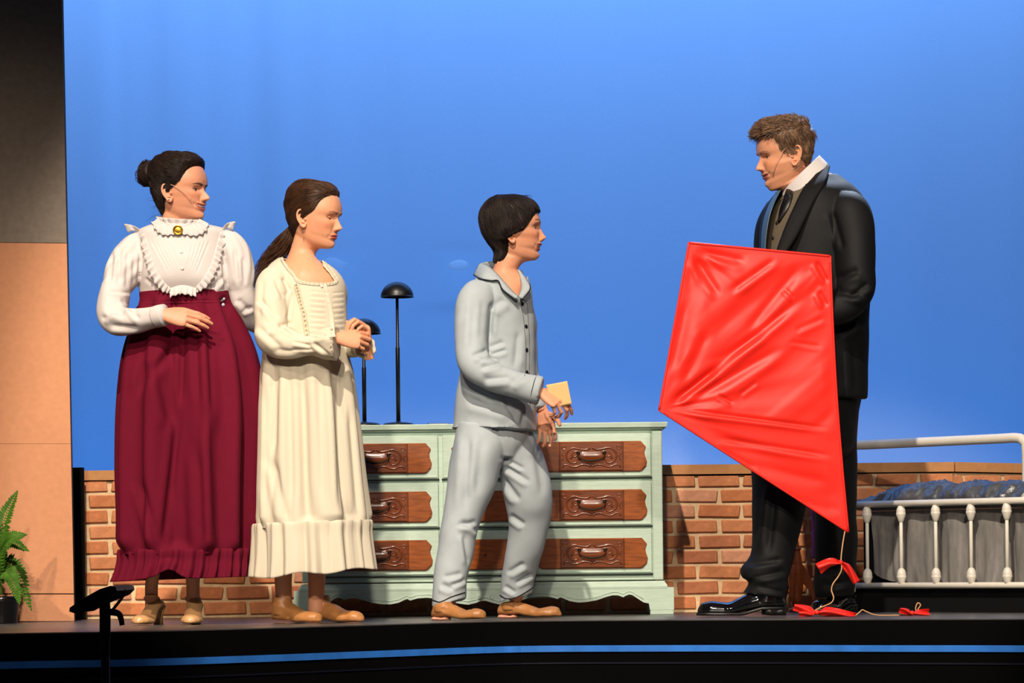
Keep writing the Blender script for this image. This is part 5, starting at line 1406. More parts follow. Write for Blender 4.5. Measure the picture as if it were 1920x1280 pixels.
    # ---- boots
    for hx, hy, tx, ty in ((512, Y+0.05, 601, Y-0.09), (583, Y+0.09, 680, Y-0.06)):
        h = fl(hx, hy); e = fl(tx, ty); d = unit(e-h)
        V, F, N = remesh(shoe_mesh(h, e, 0.082, 0.070, 0.036, None, 0, heel=0.010)+[tube(np.array([h+d*0.045+[0, 0, 0.03], h+d*0.045+[0, 0, 0.06], h+d*0.042+[0, 0, 0.094]]), [0.036, 0.037, 0.034], 20)], 0.003, 5)
        V = V+N*(0.0016*noise3(V*np.array([40, 40, 70]), 3))[:, None]
        V[:, 2] = np.maximum(V[:, 2], 0.0035)
        so = obj('boot', V, F, M_jazz, t, recalc=False)
        obj('sole', *remesh([(lambda q: (q[0]*np.array([1, 1, 0.05])+np.array([0, 0, 0.0]), q[1]))(shoe_mesh(h-d*0.001, e, 0.080, 0.06, 0.05, None, 0)[0])], 0.002, 1)[:2], mat('pale_sole', (205, 160, 120), 0.7), so, recalc=False)
    P = H.w(np.array([(-0.006, -0.0845, -0.046), (-0.0055, -0.0850, -0.052), (-0.006, -0.0848, -0.060)]))
    obj('earring', *tube(P, [0.0010, 0.0022, 0.0010], 8), mat('gold', (176, 138, 50), 0.3, 0.5, metal=1.0), t)
    return t
person_nightgown()
# ================================================================== PERSON: GREY PAJAMAS
def person_pajamas():
    Y = 0.0
    t = thing('person', fl(930, Y), 'person in grey pajamas with dark piping, stepping forward with a letter', 'person')
    skin = (228, 160, 124)
    H = Head(966, 431.5, Y, 86, -4, 0, 1.02, lip=(190, 92, 76), brow=(40, 24, 16), ez=0.001, brow_up=0.004, open=0.009, teeth=0.45, smile=0.55, nose=0.92, nose_up=0.003, lid=0.42, lid_low=0.32, chin=-0.005, neck=(-0.030, 0.0), jaw=0.94, ear_dz=-0.008, blush=1.2, ear_free=-0.9)
    chest = stack([(938, 506, 976, 512, Y, 0.03), (905, 524, 990, 524, Y, 0.075), (885, 550, 992, 548, Y, 0.10), (880, 600, 994, 600, Y, 0.105), (876, 700, 990, 700, Y, 0.105), (884, 780, 970, 780, Y, 0.08), (895, 830, 965, 830, Y, 0.06)], 40, 36)
    armR = ptube([(893, 560, Y-0.09, 19), (886, 610, Y-0.14, 18), (888, 678, Y-0.18, 16), (930, 706, Y-0.20, 15), (980, 727, Y-0.215, 13), (1012, 734, Y-0.225, 11.5)], 40, 16)
    armL = ptube([(975, 560, Y+0.10, 18), (988, 640, Y+0.12, 16), (992, 700, Y+0.08, 15), (1008, 745, Y+0.02, 12), (1018, 772, Y+0.0, 11)], 40, 16)
    legs = [ptube([(900, 810, Y-0.04, 26), (890, 900, Y-0.06, 28), (865, 980, Y-0.07, 25), (850, 1060, Y-0.08, 18), (840, 1135, Y-0.10, 14)], 30, 16),
            ptube([(955, 810, Y+0.05, 26), (980, 880, Y+0.05, 28), (998, 945, Y+0.06, 26), (985, 1020, Y+0.10, 20), (965, 1125, Y+0.16, 14)], 30, 16)]
    tr = remesh([chest, armR, armL]+legs, 0.006, 4)[:2]
    hv, hf = hand_mesh(0.86, [(0.35, 0.45, 0.3), (0.55, 0.7, 0.4), (0.75, 0.9, 0.5), (0.85, 0.9, 0.5)], (0.04, 0.0, -0.05, -0.10), tdir=(0.95, 0.25, -0.25), thumb=(0.3, 0.1, 0.1), wrist=0.024)
    h1 = place(hv, W(1012, 733, Y-0.225), (0.80, -0.10, -0.48), (0.35, -0.75, 0.55))
    hv2, hf2 = hand_mesh(0.86, [(0.35, 0.5, 0.35), (0.3, 0.45, 0.3), (0.3, 0.4, 0.3), (0.25, 0.4, 0.3)], (0.16, 0.05, -0.08, -0.2), left=True, wrist=0.024, tdir=(0.62, 0.72, -0.3))
    h2 = place(hv2, W(1018, 770, Y+0.0), (0.20, -0.25, -0.95), (0.35, 0.90, -0.15))
    body(t, H, [tr, (h1, hf), (h2, hf2)], skin)
    # ---- hair: dark bowl cut, side swept
    msk0 = hairline([-0.13, -0.116, -0.110, -0.09, -0.06, -0.03, -0.018, -0.006, 0.01, 0.02, 0.032, 0.045, 0.055, 0.065, 0.12], [-0.2, -0.2, -0.056, -0.034, -0.024, -0.016, 0.000, 0.036, 0.050, 0.057, 0.066, 0.074, 0.086, 0.2, 0.2], 0.006)
    shell = H.hairshell(msk0, lambda L, N: 0.006+0.006*smst(-0.05, 0.09, L[:, 2])+0.008*smst(0.02, -0.07, L[:, 0])*smst(-0.09, 0.0, L[:, 2])+0.0025*noise3(L*np.array([60, 60, 20]), 3))
    crown = np.array([-0.035, 0.01, 0.12])
    def flow(p):
        d = p-crown; d[2] = 0
        return unit(d)*np.array([1, 1, 0])+np.array([0.10, 0, -0.9*smst(0.10, 0.02, np.array(p[2]))-0.15])+np.array([-0.35, 0, 0])*(p[0] > 0.03)*(p[2] < 0.06)
    zs = np.array([-0.13, -0.116, -0.110, -0.09, -0.06, -0.03, -0.018, -0.006, 0.01, 0.02, 0.032, 0.045, 0.055, 0.065, 0.12]); xs_ = np.array([-0.2, -0.2, -0.056, -0.034, -0.024, -0.016, 0.000, 0.036, 0.050, 0.057, 0.066, 0.074, 0.086, 0.2, 0.2])
    def keep(q): return q[0] < np.interp(q[2], zs, xs_)+0.010 and q[2] > -0.120
    paths = flow_strands(shell, flow, pick(shell, 3000, 4), 11, 0.0145, 0.0022, 0.10, 6, keep=keep)
    rr = np.random.default_rng(3); extra = []
    for i in range(40):
        s0 = np.array([rr.uniform(-0.05, 0.05), rr.uniform(-0.03, 0.03), 0.128]); d = np.array([1.0, rr.normal()*0.4, 0.35]); k = np.linspace(0, 1, 10)[:, None]
        extra.append(tube(H.w(s0-[0, 0, 0.010]+unit(d)*rr.uniform(0.02, 0.045)*k+np.array([0.0, 0, -0.018])*k*k), np.linspace(0.0006, 0.0002, 10), 3, False))
    hair_object(t, H, shell, paths, M_dkhair, extra=extra)
    # ---- jacket
    M_pj = mat('grey_cotton_pajama', (174, 184, 188), 0.85, 0.2, bump=0.10, bscale=120, var=0.03, vscale=30)
    M_pipe = mat('black_piping', (14, 14, 18), 0.6, 0.3)
    tor = stack([(906, 500, 984, 506, Y+0.01, 0.068), (888, 520, 992, 522, Y, 0.10), (874, 545, 997, 542, Y, 0.115), (867, 590, 1000, 588, Y, 0.122), (868, 640, 1003, 640, Y, 0.124), (865, 690, 1004, 690, Y, 0.126), (857, 740, 1004, 740, Y, 0.130), (850, 780, 1005, 780, Y, 0.140), (845, 804, 1006, 807, Y, 0.148)], 70, 84)
    slR = ptube([(905, 545, Y-0.07, 28), (893, 565, Y-0.10, 33), (886, 605, Y-0.135, 30), (885, 645, Y-0.16, 28), (890, 682, Y-0.18, 29), (920, 704, Y-0.195, 27), (955, 717, Y-0.21, 25.5), (985, 727, Y-0.22, 25), (1012, 733, Y-0.225, 25.5)], 90, 52)
    slL = ptube([(972, 560, Y+0.08, 24), (986, 620, Y+0.10, 20), (990, 690, Y+0.08, 19), (998, 735, Y+0.03, 18), (1006, 768, Y+0.005, 17)], 50, 36)
    segs = [((884, 668), (918, 655), 0.009, 5), ((915, 652), (946, 640), 0.008, 5), ((917, 634), (922, 566), 0.008, 5), ((920, 580), (945, 560), 0.005, 7), ((920, 664), (950, 655), 0.006, 4), ((900, 690), (940, 680), 0.006, 5), ((898, 672), (935, 672), 0.004, 4), ((905, 712), (960, 706), 0.005, 6), ((955, 720), (985, 700), 0.004, 6), ((965, 690), (972, 620), 0.004, 6),
            ((890, 560), (884, 660), 0.003, 6), ((905, 560), (900, 640), 0.002, 6), ((875, 745), (960, 770), 0.007, 9), ((945, 745), (975, 800), 0.006, 5), ((870, 720), (930, 752), 0.008, 5), ((985, 760), (978, 802), 0.006, 5)]
    V, F = cloth([tor, slR, slL], 0.0042, 4, segs, ((6, 0.008), (13, 0.0035), (28, 0.0012)), 9)
    poly = [(915, 488), (925, 512), (945, 530), (962, 548), (974, 556), (980, 548), (986, 530), (990, 516), (985, 490)]
    def hole(c):
        x, y = PX(c); return in_poly(x, y, poly)&(c[:, 1] < Y+0.05) | (y < 506)&(x > 905)
    V, F = cut(V, F, hole)
    jk = obj('pajama_jacket', V, F, M_pj, t, recalc=False, thick=0.003)
    tree = bvh(V, F)
    # collar flaps
    def flap(inner, outer, n_=30, rows=7, lift=0.008, YY=Y-0.1):
        A = catmull(inner, n_); B = catmull(outer, n_); V = []
        for k in np.linspace(0, 1, rows):
            for i in range(n_):
                x, y = A[i]*(1-k)+B[i]*k; p, nn = front(tree, x, y, lift*(0.6+0.6*math.sin(k*math.pi*0.9)), YY); V.append(p)
        return np.array(V), grid_faces(rows, n_, False)
    def flapW(inner, outer, n_=30, rows=7):
        """inner/outer: (px, py, Y)"""
        A = catmull(inner, n_); B = catmull(outer, n_); V = []
        for k in np.linspace(0, 1, rows):
            C = A*(1-k)+B*k; P = W(C[:, 0], C[:, 1], C[:, 2]); P[:, 1] -= 0.012*math.sin(k*math.pi); V.append(P)
        return np.concatenate(V), grid_faces(rows, n_, False), W(B[:, 0], B[:, 1], B[:, 2])
    V1, F1, e1 = flapW([(899, 494, Y+0.05), (915, 499, Y-0.04), (930, 511, Y-0.075), (948, 531, Y-0.10), (962, 547, Y-0.115), (972, 556, Y-0.125)], [(888, 516, Y+0.03), (900, 522, Y-0.085), (920, 526, Y-0.115), (934, 526, Y-0.125), (943, 543, Y-0.135), (966, 561, Y-0.135)], 40)
    obj('collar', V1, F1, M_pj, jk, thick=0.003)
    V2, F2, e2 = flapW([(972, 556, Y-0.125), (977, 540, Y-0.09), (975, 520, Y-0.05), (970, 505, Y-0.0)], [(980, 561, Y-0.13), (994, 541, Y-0.10), (988, 525, Y-0.06), (976, 508, Y-0.0)], 30)
    obj('collar', V2, F2, M_pj, jk, thick=0.003)
    Vb, Fb, eb = flapW([(899, 494, Y+0.05), (920, 490, Y+0.09), (950, 494, Y+0.09), (972, 505, Y+0.02)], [(890, 515, Y+0.06), (915, 508, Y+0.11), (950, 510, Y+0.11), (980, 516, Y+0.04)], 30)
    obj('collar', Vb, Fb, M_pj, jk, thick=0.003)
    pm = MB()
    pm.add(*tube(e1+[0, -0.002, 0], 0.0019, 6)); pm.add(*tube(e2[:16]+[0, -0.002, 0], 0.0019, 6))
    for pts in ([(971, 561), (980, 590), (984, 630), (986, 670), (984, 705)], [(978, 561), (987, 568), (990, 600), (992, 640), (992, 704)]):
        P, Nn = surf_line(tree, pts, 50, 0.001, Y-0.13); pm.add(*tube(P, 0.0013, 6))
    V_, F_ = ptube([(1004, 731, Y-0.223, 26), (1006, 731.5, Y-0.2235, 26.4), (1008, 732, Y-0.224, 26)], 6, 48)
    a = np.linspace(0, 2*math.pi, 60)
    q, q2 = W(1001, 730.5, Y-0.2225), W(1012, 733, Y-0.225); ax = unit(q2-q); n1 = unit(np.cross(ax, [0, 0, 1.0])); n2 = np.cross(ax, n1)
    pm.add(*tube(q+(np.outer(np.cos(a), n1)+np.outer(np.sin(a), n2))*26.3*S(Y-0.22), 0.0016, 6, False))
    pm.build('piping', M_pipe, jk)
    for (x, y) in ((978.5, 570), (986, 612), (987, 656), (987.5, 698)):
        obj('button', *disc_on(tree, x, y, 4.2, 0.003, Y-0.13, 0.001), M_pipe, jk)
    # ---- trousers
    legL = stack([(858, 792, 940, 796, Y-0.03, 0.100), (852, 830, 950, 832, Y-0.04, 0.112), (843, 870, 942, 875, Y-0.05, 0.108), (836, 915, 928, 922, Y-0.06, 0.098), (828, 970, 906, 972, Y-0.07, 0.085), (821, 1020, 893, 1012, Y-0.08, 0.076), (815, 1070, 883, 1062, Y-0.085, 0.070), (811, 1110, 874, 1098, Y-0.095, 0.066), (809, 1139, 872, 1121, Y-0.10, 0.064)], 90, 60)
    legR = stack([(905, 792, 994, 796, Y+0.04, 0.095), (918, 830, 1008, 826, Y+0.05, 0.110), (930, 870, 1024, 866, Y+0.05, 0.104), (941, 910, 1033, 906, Y+0.05, 0.097), (951, 950, 1037, 942, Y+0.06, 0.088), (956, 985, 1032, 975, Y+0.08, 0.080), (952, 1025, 1021, 1015, Y+0.10, 0.073), (943, 1070, 1010, 1055, Y+0.13, 0.068), (937, 1105, 1001, 1085, Y+0.15, 0.065), (933, 1130, 1001, 1112, Y+0.16, 0.064)], 90, 60)
    segs = [((880, 810), (872, 960), 0.006, 8), ((905, 815), (895, 930), 0.005, 9), ((855, 985), (895, 978), 0.010, 5), ((862, 975), (905, 1000), 0.007, 5), ((870, 1000), (880, 1060), 0.006, 5), ((830, 1082), (868, 1075), 0.009, 5), ((845, 1098), (874, 1085), 0.007, 4), ((825, 1095), (850, 1105), 0.005, 5),
            ((938, 856), (985, 880), 0.009, 4), ((945, 872), (995, 905), 0.008, 5), ((940, 895), (975, 940), 0.007, 6), ((955, 965), (985, 985), 0.010, 5), ((950, 1075), (985, 1055), 0.008, 5), ((965, 1095), (1000, 1075), 0.009, 4), ((945, 1098), (968, 1112), 0.006, 4), ((1005, 830), (1020, 930), 0.004, 8)]
    pel = stack([(866, 770, 990, 770, Y, 0.105), (860, 800, 992, 800, Y, 0.108), (862, 830, 992, 830, Y, 0.105), (880, 858, 975, 858, Y, 0.085)], 24, 48)
    V, F = cloth([legL, legR, pel], 0.0044, 3, segs, ((5, 0.007), (12, 0.004)), 11)
    tz = obj('pajama_trousers', V, F, M_pj, t, recalc=False)
    tt_ = bvh(V, F)
    pm2 = MB()
    for pts in ([(811, 1124), (825, 1128), (845, 1119), (862, 1113), (872, 1110)], [(934, 1112), (948, 1121), (966, 1120), (985, 1110), (1000, 1100)]):
        P, Nn = surf_line(tt_, [(x, y) for x, y in pts], 40, 0.0012, Y-0.1)
        ok_ = np.abs(P[:, 1]-np.median(P[:, 1])) < 0.12
        pm2.add(*tube(P[ok_], 0.0018, 6))
    pm2.build('piping', M_pipe, tz)
    # ---- shoes
    for hx, hy, tx, ty in ((811, -0.13, 909, -0.26), (934, 0.18, 1052, 0.10)):
        h = fl(hx, hy); e = fl(tx, ty); d = unit(e-h)
        V, F, N = remesh(shoe_mesh(h, e, 0.080, 0.054, 0.038, None, 0, heel=0.012)+[tube(np.array([h+d*0.05+[0, 0, 0.03], h+d*0.05+[0, 0, 0.05], h+d*0.048+[0, 0, 0.062]]), [0.036, 0.036, 0.030], 20)], 0.003, 5)
        V = V+N*(0.0018*noise3(V*np.array([45, 45, 80]), 5))[:, None]; V[:, 2] = np.maximum(V[:, 2], 0.0035)
        so = obj('shoe', V, F, M_jazz, t, recalc=False)
        obj('heel', *remesh([(lambda q: (np.stack([q[0][:, 0], q[0][:, 1], np.clip(q[0][:, 2]*0.2, 0, 0.013)], -1), q[1]))(shoe_mesh(h, h+d*0.075, 0.056, 0.07, 0.06, None, 0)[0])], 0.002, 1)[:2], mat('pink_sole', (226, 160, 130), 0.6), so, recalc=False)
    return t
person_pajamas()
# the folded paper held out
V = []
nn_ = 12
for i in range(nn_):
    for j in range(nn_):
        a, b = i/(nn_-1), j/(nn_-1)
        x = (1024*(1-a)+1063.5*a)*(1-b)+(1033*(1-a)+1072*a)*b; y = (721.5*(1-a)+714*a)*(1-b)+(765*(1-a)+757*a)*b
        p = W(x, y, -0.232-0.01*a); p[1] += 0.002*math.sin(a*3); V.append(p)
obj('letter', V, grid_faces(nn_, nn_, False), mat('cream_paper', (232, 190, 130), 0.8, 0.2), label='small folded cream letter held out by the pajama wearer', cat='letter', thick=0.0008)
# ================================================================== PERSON: DARK SUIT
def person_suit():
    Y = 0.12
    t = thing('person', fl(1500, Y), 'tall person in a black suit, grey waistcoat and tie holding up the red kite', 'person')
    skin = (216, 152, 116)
    H = Head(1469, 289, Y, -75, 9, 0, 1.05, lip=(168, 92, 76), brow=(88, 62, 42), brow_k=0.6, ez=-0.005, nose=1.0, smile=0.6, open=0.002, lid=0.06, lid_low=0.16, lash=0.26, jaw=1.06, double_chin=0.008, cheek=0.004, neck=(-0.034, 0.0), neck_w=1.16, wide=1.02, ear=1.08, ear_dz=-0.004)
    chest = stack([(1500, 330, 1560, 325, Y, 0.07), (1482, 360, 1590, 355, Y, 0.10), (1462, 400, 1610, 395, Y, 0.14), (1455, 480, 1612, 480, Y, 0.15), (1455, 620, 1605, 620, Y, 0.16), (1450, 740, 1600, 740, Y, 0.15), (1470, 800, 1590, 800, Y, 0.13)], 40, 36)
    armL = ptube([(1592, 400, Y-0.14, 26), (1602, 470, Y-0.20, 24), (1602, 545, Y-0.23, 21), (1568, 580, Y-0.26, 19), (1528, 590, Y-0.29, 16)], 40, 16)
    armR = ptube([(1462, 400, Y+0.14, 26), (1442, 480, Y+0.12, 24), (1430, 560, Y+0.02, 20), (1425, 600, Y-0.15, 17), (1400, 610, Y-0.26, 15)], 40, 16)
    legs = [ptube([(1475, 760, Y-0.05, 52), (1465, 900, Y-0.08, 40), (1450, 1000, Y-0.10, 30), (1444, 1100, Y-0.12, 22), (1444, 1130, Y-0.12, 20)], 30, 16),
            ptube([(1560, 760, Y+0.10, 52), (1562, 900, Y+0.14, 40), (1566, 1000, Y+0.18, 30), (1566, 1100, Y+0.2, 22), (1566, 1125, Y+0.2, 20)], 30, 16)]
    tr = remesh([chest, armL, armR]+legs, 0.008, 4)[:2]
    fist = [(1.2, 1.4, 0.8)]*4
    hv, hf = hand_mesh(0.98, fist, tdir=(0.75, 0.45, -0.5), left=True)
    h1 = place(hv, W(1528, 590, Y-0.29), (-0.9, -0.25, 0.1), (0.0, -0.4, 0.9))
    hv2, hf2 = hand_mesh(0.98, fist, tdir=(0.75, 0.45, -0.5))
    h2 = place(hv2, W(1400, 610, Y-0.26), (-0.6, -0.6, 0.1), (0.0, -0.3, 0.9))
    body(t, H, [tr, (h1, hf), (h2, hf2)], skin)
    # ---- hair: short, brushed up at the front
    zs = [-0.10, -0.078, -0.070, -0.05, -0.03, -0.012, -0.004, 0.004, 0.02, 0.04, 0.058, 0.066, 0.074, 0.12]
    xs_ = [-0.2, -0.2, -0.064, -0.052, -0.036, -0.016, 0.020, 0.030, 0.040, 0.044, 0.056, 0.070, 0.12, 0.2]
    msk = hairline(zs, xs_, 0.006)
    shell = H.hairshell(msk, lambda L, N: 0.004+0.012*smst(0.0, 0.10, L[:, 2])+0.012*smst(0.0, 0.06, L[:, 0])*smst(0.05, 0.09, L[:, 2])+0.004*noise3(L*55, 3))
    def flow(p):
        top = smst(0.055, 0.085, np.array(p[2]))
        return top*np.array([0.9, -0.45, 0.25])+(1-top)*np.array([-0.35-0.6*(p[0] < -0.03), 0, -0.9])
    rr = np.random.default_rng(2)
    paths = []
    roots = pick(shell, 4200, 9, 0.2)
    tr_ = bvh(shell[0], shell[1])
    for p in roots:
        top = p[2] > 0.060; d = flow(p)+rr.normal(size=3)*0.16
        hit = tr_.find_nearest(Vector(p)); nn = np.array(hit[1]); nn = nn if nn @ (p-np.array([-0.01, 0, 0])) > 0 else -nn
        d = unit(d-nn*(d @ nn)); L = rr.uniform(0.022, 0.036) if top else rr.uniform(0.012, 0.020)
        lift = (0.26 if top else 0.07)*rr.uniform(0.4, 1.3)
        k = np.linspace(0, 1, 8)[:, None]
        crv = unit(np.cross(nn, d))*rr.normal()*0.12
        paths.append(p-nn*0.001+(d+crv*k)*L*k+nn*L*lift*np.sin(k*2.2)-np.array([0, 0, 0.25])*L*k*k)
    M_mh = mat('ash_brown_hair', (118, 90, 68), 0.5, 0.4, var=0.4, vscale=50)
    hair_object(t, H, shell, paths, M_mh, r0=0.0009)
    # ---- shirt collar, tie, waistcoat
    M_wh = mat('white_shirt', (205, 200, 197), 0.6, 0.3)
    V, F = stack([(1470, 356, 1536, 292, Y, 0.074), (1467, 364, 1542, 298, Y, 0.078), (1466, 376, 1550, 306, Y, 0.084), (1466, 384, 1556, 314, Y, 0.088)], 16, 60, 2.0, None, False, False)
    sh = obj('shirt_collar', V, F, M_wh, t, thick=0.003)
    M_vest = mat('grey_tweed_waistcoat', (98, 88, 72), 0.8, 0.25, bump=0.3, bscale=200, var=0.12, vscale=120)
    vest = stack([(1484, 352, 1570, 345, Y, 0.085), (1458, 376, 1600, 372, Y, 0.135), (1440, 410, 1618, 405, Y, 0.165), (1433, 470, 1622, 470, Y, 0.182), (1432, 540, 1622, 540, Y, 0.188), (1434, 660, 1615, 660, Y, 0.185)], 40, 60)
    vt = remesh([vest], 0.010, 4)[:2]
    vo = obj('waistcoat', *vt, M_vest, t, recalc=False)
    vtree = bvh(*vt)
    for (x, y) in ((1457, 418), (1450, 446)): obj('button', *disc_on(vtree, x, y, 3.4, 0.003, Y-0.15), mat('dark_button', (26, 22, 18), 0.4), vo)
    M_suit = mat('black_suit_wool', (7, 8, 10), 0.7, 0.3, bump=0.1, bscale=160)
    M_tie = mat('black_silk_tie', (10, 10, 12), 0.4, 0.5)
    A_ = catmull([(1474, 360), (1470, 374), (1463, 394), (1460, 414)], 30); B_ = catmull([(1488, 360), (1486, 374), (1479, 392), (1463, 417)], 30); Vt = []
    for k in np.linspace(0, 1, 9):
        for i in range(30):
            x_, y_ = A_[i]*(1-k)+B_[i]*k; Vt.append(front(vtree, x_, y_, 0.003+0.007*math.sin(math.pi*k)*(1.6 if i < 8 else 1.0), Y-0.09)[0])
    obj('tie', np.array(Vt), grid_faces(9, 30, False), M_tie, t, thick=0.002)
    # ---- jacket
    jac = stack([(1488, 340, 1572, 326, Y+0.01, 0.090), (1458, 362, 1602, 350, Y, 0.145), (1436, 388, 1620, 376, Y, 0.175), (1427, 420, 1628, 415, Y, 0.192), (1424, 470, 1630, 470, Y, 0.200), (1424, 540, 1630, 540, Y, 0.204), (1425, 610, 1628, 610, Y, 0.205), (1430, 690, 1626, 690, Y, 0.205), (1438, 740, 1625, 742, Y, 0.200), (1442, 752, 1624, 748, Y, 0.195)], 80, 84)
    slL = ptube([(1580, 385, Y-0.10, 34), (1594, 405, Y-0.14, 40), (1603, 450, Y-0.185, 38), (1605, 500, Y-0.215, 36.5), (1604, 545, Y-0.23, 35), (1580, 575, Y-0.25, 31), (1545, 588, Y-0.275, 27), (1522, 592, Y-0.292, 24)], 80, 52)
    slR = ptube([(1470, 395, Y+0.12, 34), (1450, 430, Y+0.13, 33), (1444, 490, Y+0.11, 31), (1440, 560, Y+0.02, 29), (1432, 600, Y-0.13, 25), (1408, 610, Y-0.24, 22)], 60, 40)
    segs = [((1560, 545), (1625, 555), 0.006, 6), ((1565, 525), (1612, 505), 0.006, 7), ((1590, 560), (1630, 530), 0.006, 6), ((1560, 395), (1580, 470), 0.006, 6), ((1570, 620), (1615, 600), 0.006, 8), ((1600, 640), (1606, 740), 0.004, 8)]
    V, F = cloth([jac, slL, slR], 0.0055, 5, segs, ((5, 0.006), (12, 0.0025)), 13)
    poly = [(1466, 352), (1450, 382), (1439, 415), (1433, 450), (1430, 490), (1430, 620), (1445, 620), (1456, 490), (1464, 462), (1478, 425), (1494, 390), (1510, 352), (1514, 330), (1480, 330)]
    def hole(c):
        x, y = PX(c); return in_poly(x, y, poly)&(c[:, 1] < Y-0.0) | (y < 346)&(x < 1545)
    V, F = cut(V, F, hole)
    jk = obj('suit_jacket', V, F, M_suit, t, recalc=False, thick=0.003)
    tree = bvh(V, F)
    def strip(A_, B_, n_, rows, off, YY):
        A = catmull(A_, n_); B = catmull(B_, n_); V = []
        for k in np.linspace(0, 1, rows):
            for i in range(n_):
                x, y = A[i]*(1-k)+B[i]*k; V.append(front(tree, x, y, off, YY)[0])
        return np.array(V), grid_faces(rows, n_, False)
    def stripW(A_, B_, n_=36, rows=7, bulge=0.010):
        A = catmull(A_, n_); B = catmull(B_, n_); V = []
        for k in np.linspace(0, 1, rows):
            C = A*(1-k)+B*k; P = W(C[:, 0], C[:, 1], C[:, 2]); P[:, 1] -= bulge*math.sin(k*math.pi*0.8); V.append(P)
        return np.concatenate(V), grid_faces(rows, n_, False)
    lap = stripW([(1548, 306, Y-0.02), (1524, 333, Y-0.10), (1505, 355, Y-0.150), (1487, 391, Y-0.183), (1471, 427, Y-0.200), (1455, 472, Y-0.210)],
                 [(1556, 312, Y-0.03), (1548, 340, Y-0.13), (1530, 372, Y-0.175), (1512, 408, Y-0.198), (1494, 444, Y-0.211), (1470, 480, Y-0.214)])
    obj('lapel', *lap, mat('black_satin_lapel', (9, 9, 11), 0.75, 0.25), jk, thick=0.003)
    lap2 = stripW([(1464, 356, Y-0.09), (1452, 380, Y-0.12), (1442, 410, Y-0.14), (1436, 450, Y-0.15), (1434, 500, Y-0.155)],
                  [(1455, 360, Y-0.06), (1440, 388, Y-0.08), (1431, 415, Y-0.09), (1427, 452, Y-0.10), (1428, 500, Y-0.10)], bulge=0.004)
    obj('lapel', *lap2, mat('blue_grey_satin', (62, 84, 100), 0.4, 0.5), jk, thick=0.003)
    # ---- trousers
    lf = stack([(1430, 735, 1560, 740, Y-0.02, 0.15), (1414, 800, 1545, 805, Y-0.04, 0.145), (1410, 880, 1528, 885, Y-0.06, 0.13), (1409, 950, 1509, 955, Y-0.08, 0.115), (1410, 1005, 1498, 1010, Y-0.09, 0.10), (1406, 1040, 1490, 1045, Y-0.10, 0.092), (1389, 1066, 1484, 1066, Y-0.11, 0.090), (1391, 1082, 1478, 1088, Y-0.12, 0.084), (1402, 1092, 1478, 1100, Y-0.12, 0.078), (1390, 1112, 1472, 1124, Y-0.12, 0.076)], 80, 60)
    lr = stack([(1490, 735, 1616, 740, Y+0.08, 0.15), (1502, 800, 1608, 805, Y+0.10, 0.145), (1514, 880, 1606, 885, Y+0.13, 0.125), (1524, 950, 1606, 955, Y+0.16, 0.11), (1529, 1010, 1606, 1015, Y+0.18, 0.10), (1529, 1060, 1604, 1065, Y+0.2, 0.092), (1527, 1095, 1602, 1098, Y+0.2, 0.085), (1530, 1118, 1600, 1118, Y+0.2, 0.080)], 80, 60)
    segs = [((1400, 1058), (1470, 1048), 0.012, 5), ((1405, 1085), (1475, 1070), 0.014, 5), ((1420, 1100), (1470, 1110), 0.010, 4), ((1455, 900), (1440, 1040), 0.008, 7), ((1535, 1075), (1600, 1060), 0.010, 5), ((1540, 1100), (1595, 1090), 0.010, 5)]
    pel = stack([(1440, 700, 1616, 700, Y, 0.175), (1436, 750, 1612, 750, Y, 0.18), (1432, 800, 1606, 800, Y, 0.17), (1450, 840, 1600, 840, Y, 0.15), (1490, 865, 1570, 865, Y, 0.09)], 24, 48)
    V, F = cloth([lf, lr, pel], 0.0060, 3, segs, ((5, 0.005), (11, 0.003)), 15)
    obj('suit_trousers', V, F, M_suit, t, recalc=False)
    # ---- patent shoes
    M_pat = mat('black_patent_leather', (8, 8, 9), 0.10, 0.6, coat=0.8)
    for hx, hy, tx, ty in ((1472, -0.02, 1308, -0.04), (1600, Y+0.26, 1528, Y+0.04)):
        h = fl(hx, hy); e = fl(tx, ty); d = unit(e-h)
        V, F, N = remesh(shoe_mesh(h, e, 0.098, 0.076, 0.048, None, 0, heel=0.024, sole=0.02)+[tube(np.array([h+d*0.07+[0, 0, 0.05], h+d*0.068+[0, 0, 0.08], h+d*0.06+[0, 0, 0.115]]), [0.044, 0.046, 0.040], 20)], 0.0032, 4)
        so = obj('dress_shoe', V, F, M_pat, t, recalc=False)
        s1 = shoe_mesh(h-d*0.003, e+d*0.004, 0.104, 0.07, 0.06, None, 0)[0]
        V = s1[0].copy(); k = ((V-h) @ d)/np.linalg.norm(e-h)
        V[:, 2] = np.where(V[:, 2] > 0.02, 0.014, 0.003)+np.interp(k, [0, 0.28, 0.5, 1], [0.020, 0.020, 0.0, 0.002])
        obj('sole', V, s1[1], mat('black_sole', (14, 14, 15), 0.45), so)
        s2 = shoe_mesh(h-d*0.003, h+d*0.085, 0.08, 0.07, 0.06, None, 0)[0]; V = s2[0].copy(); V[:, 2] = np.clip(V[:, 2]*0.9, 0, 0.024)
        obj('heel', V, s2[1], mat('black_sole', (14, 14, 15), 0.45), so)
        lc = MB()
        for q in range(4):
            c = h+d*(np.linalg.norm(e-h)*(0.40+0.055*q))+np.array([0, 0, 0.085-0.009*q]); sd = np.cross([0, 0, 1.0], d)
            lc.add(*tube(np.array([c-sd*0.016+[0, 0, -0.002], c+[0, 0, 0.002], c+sd*0.016+[0, 0, -0.002]]), 0.0016, 6))
        lc.build('laces', M_tie, so)
    # ---- cheek microphone and its wire
    wire = mat('beige_wire', (214, 168, 136), 0.4)
    P = H.w(catmull([(0.012, 0.080, 0.016), (0.030, 0.078, 0.004), (0.055, 0.070, -0.028), (0.072, 0.052, -0.062)], 20))
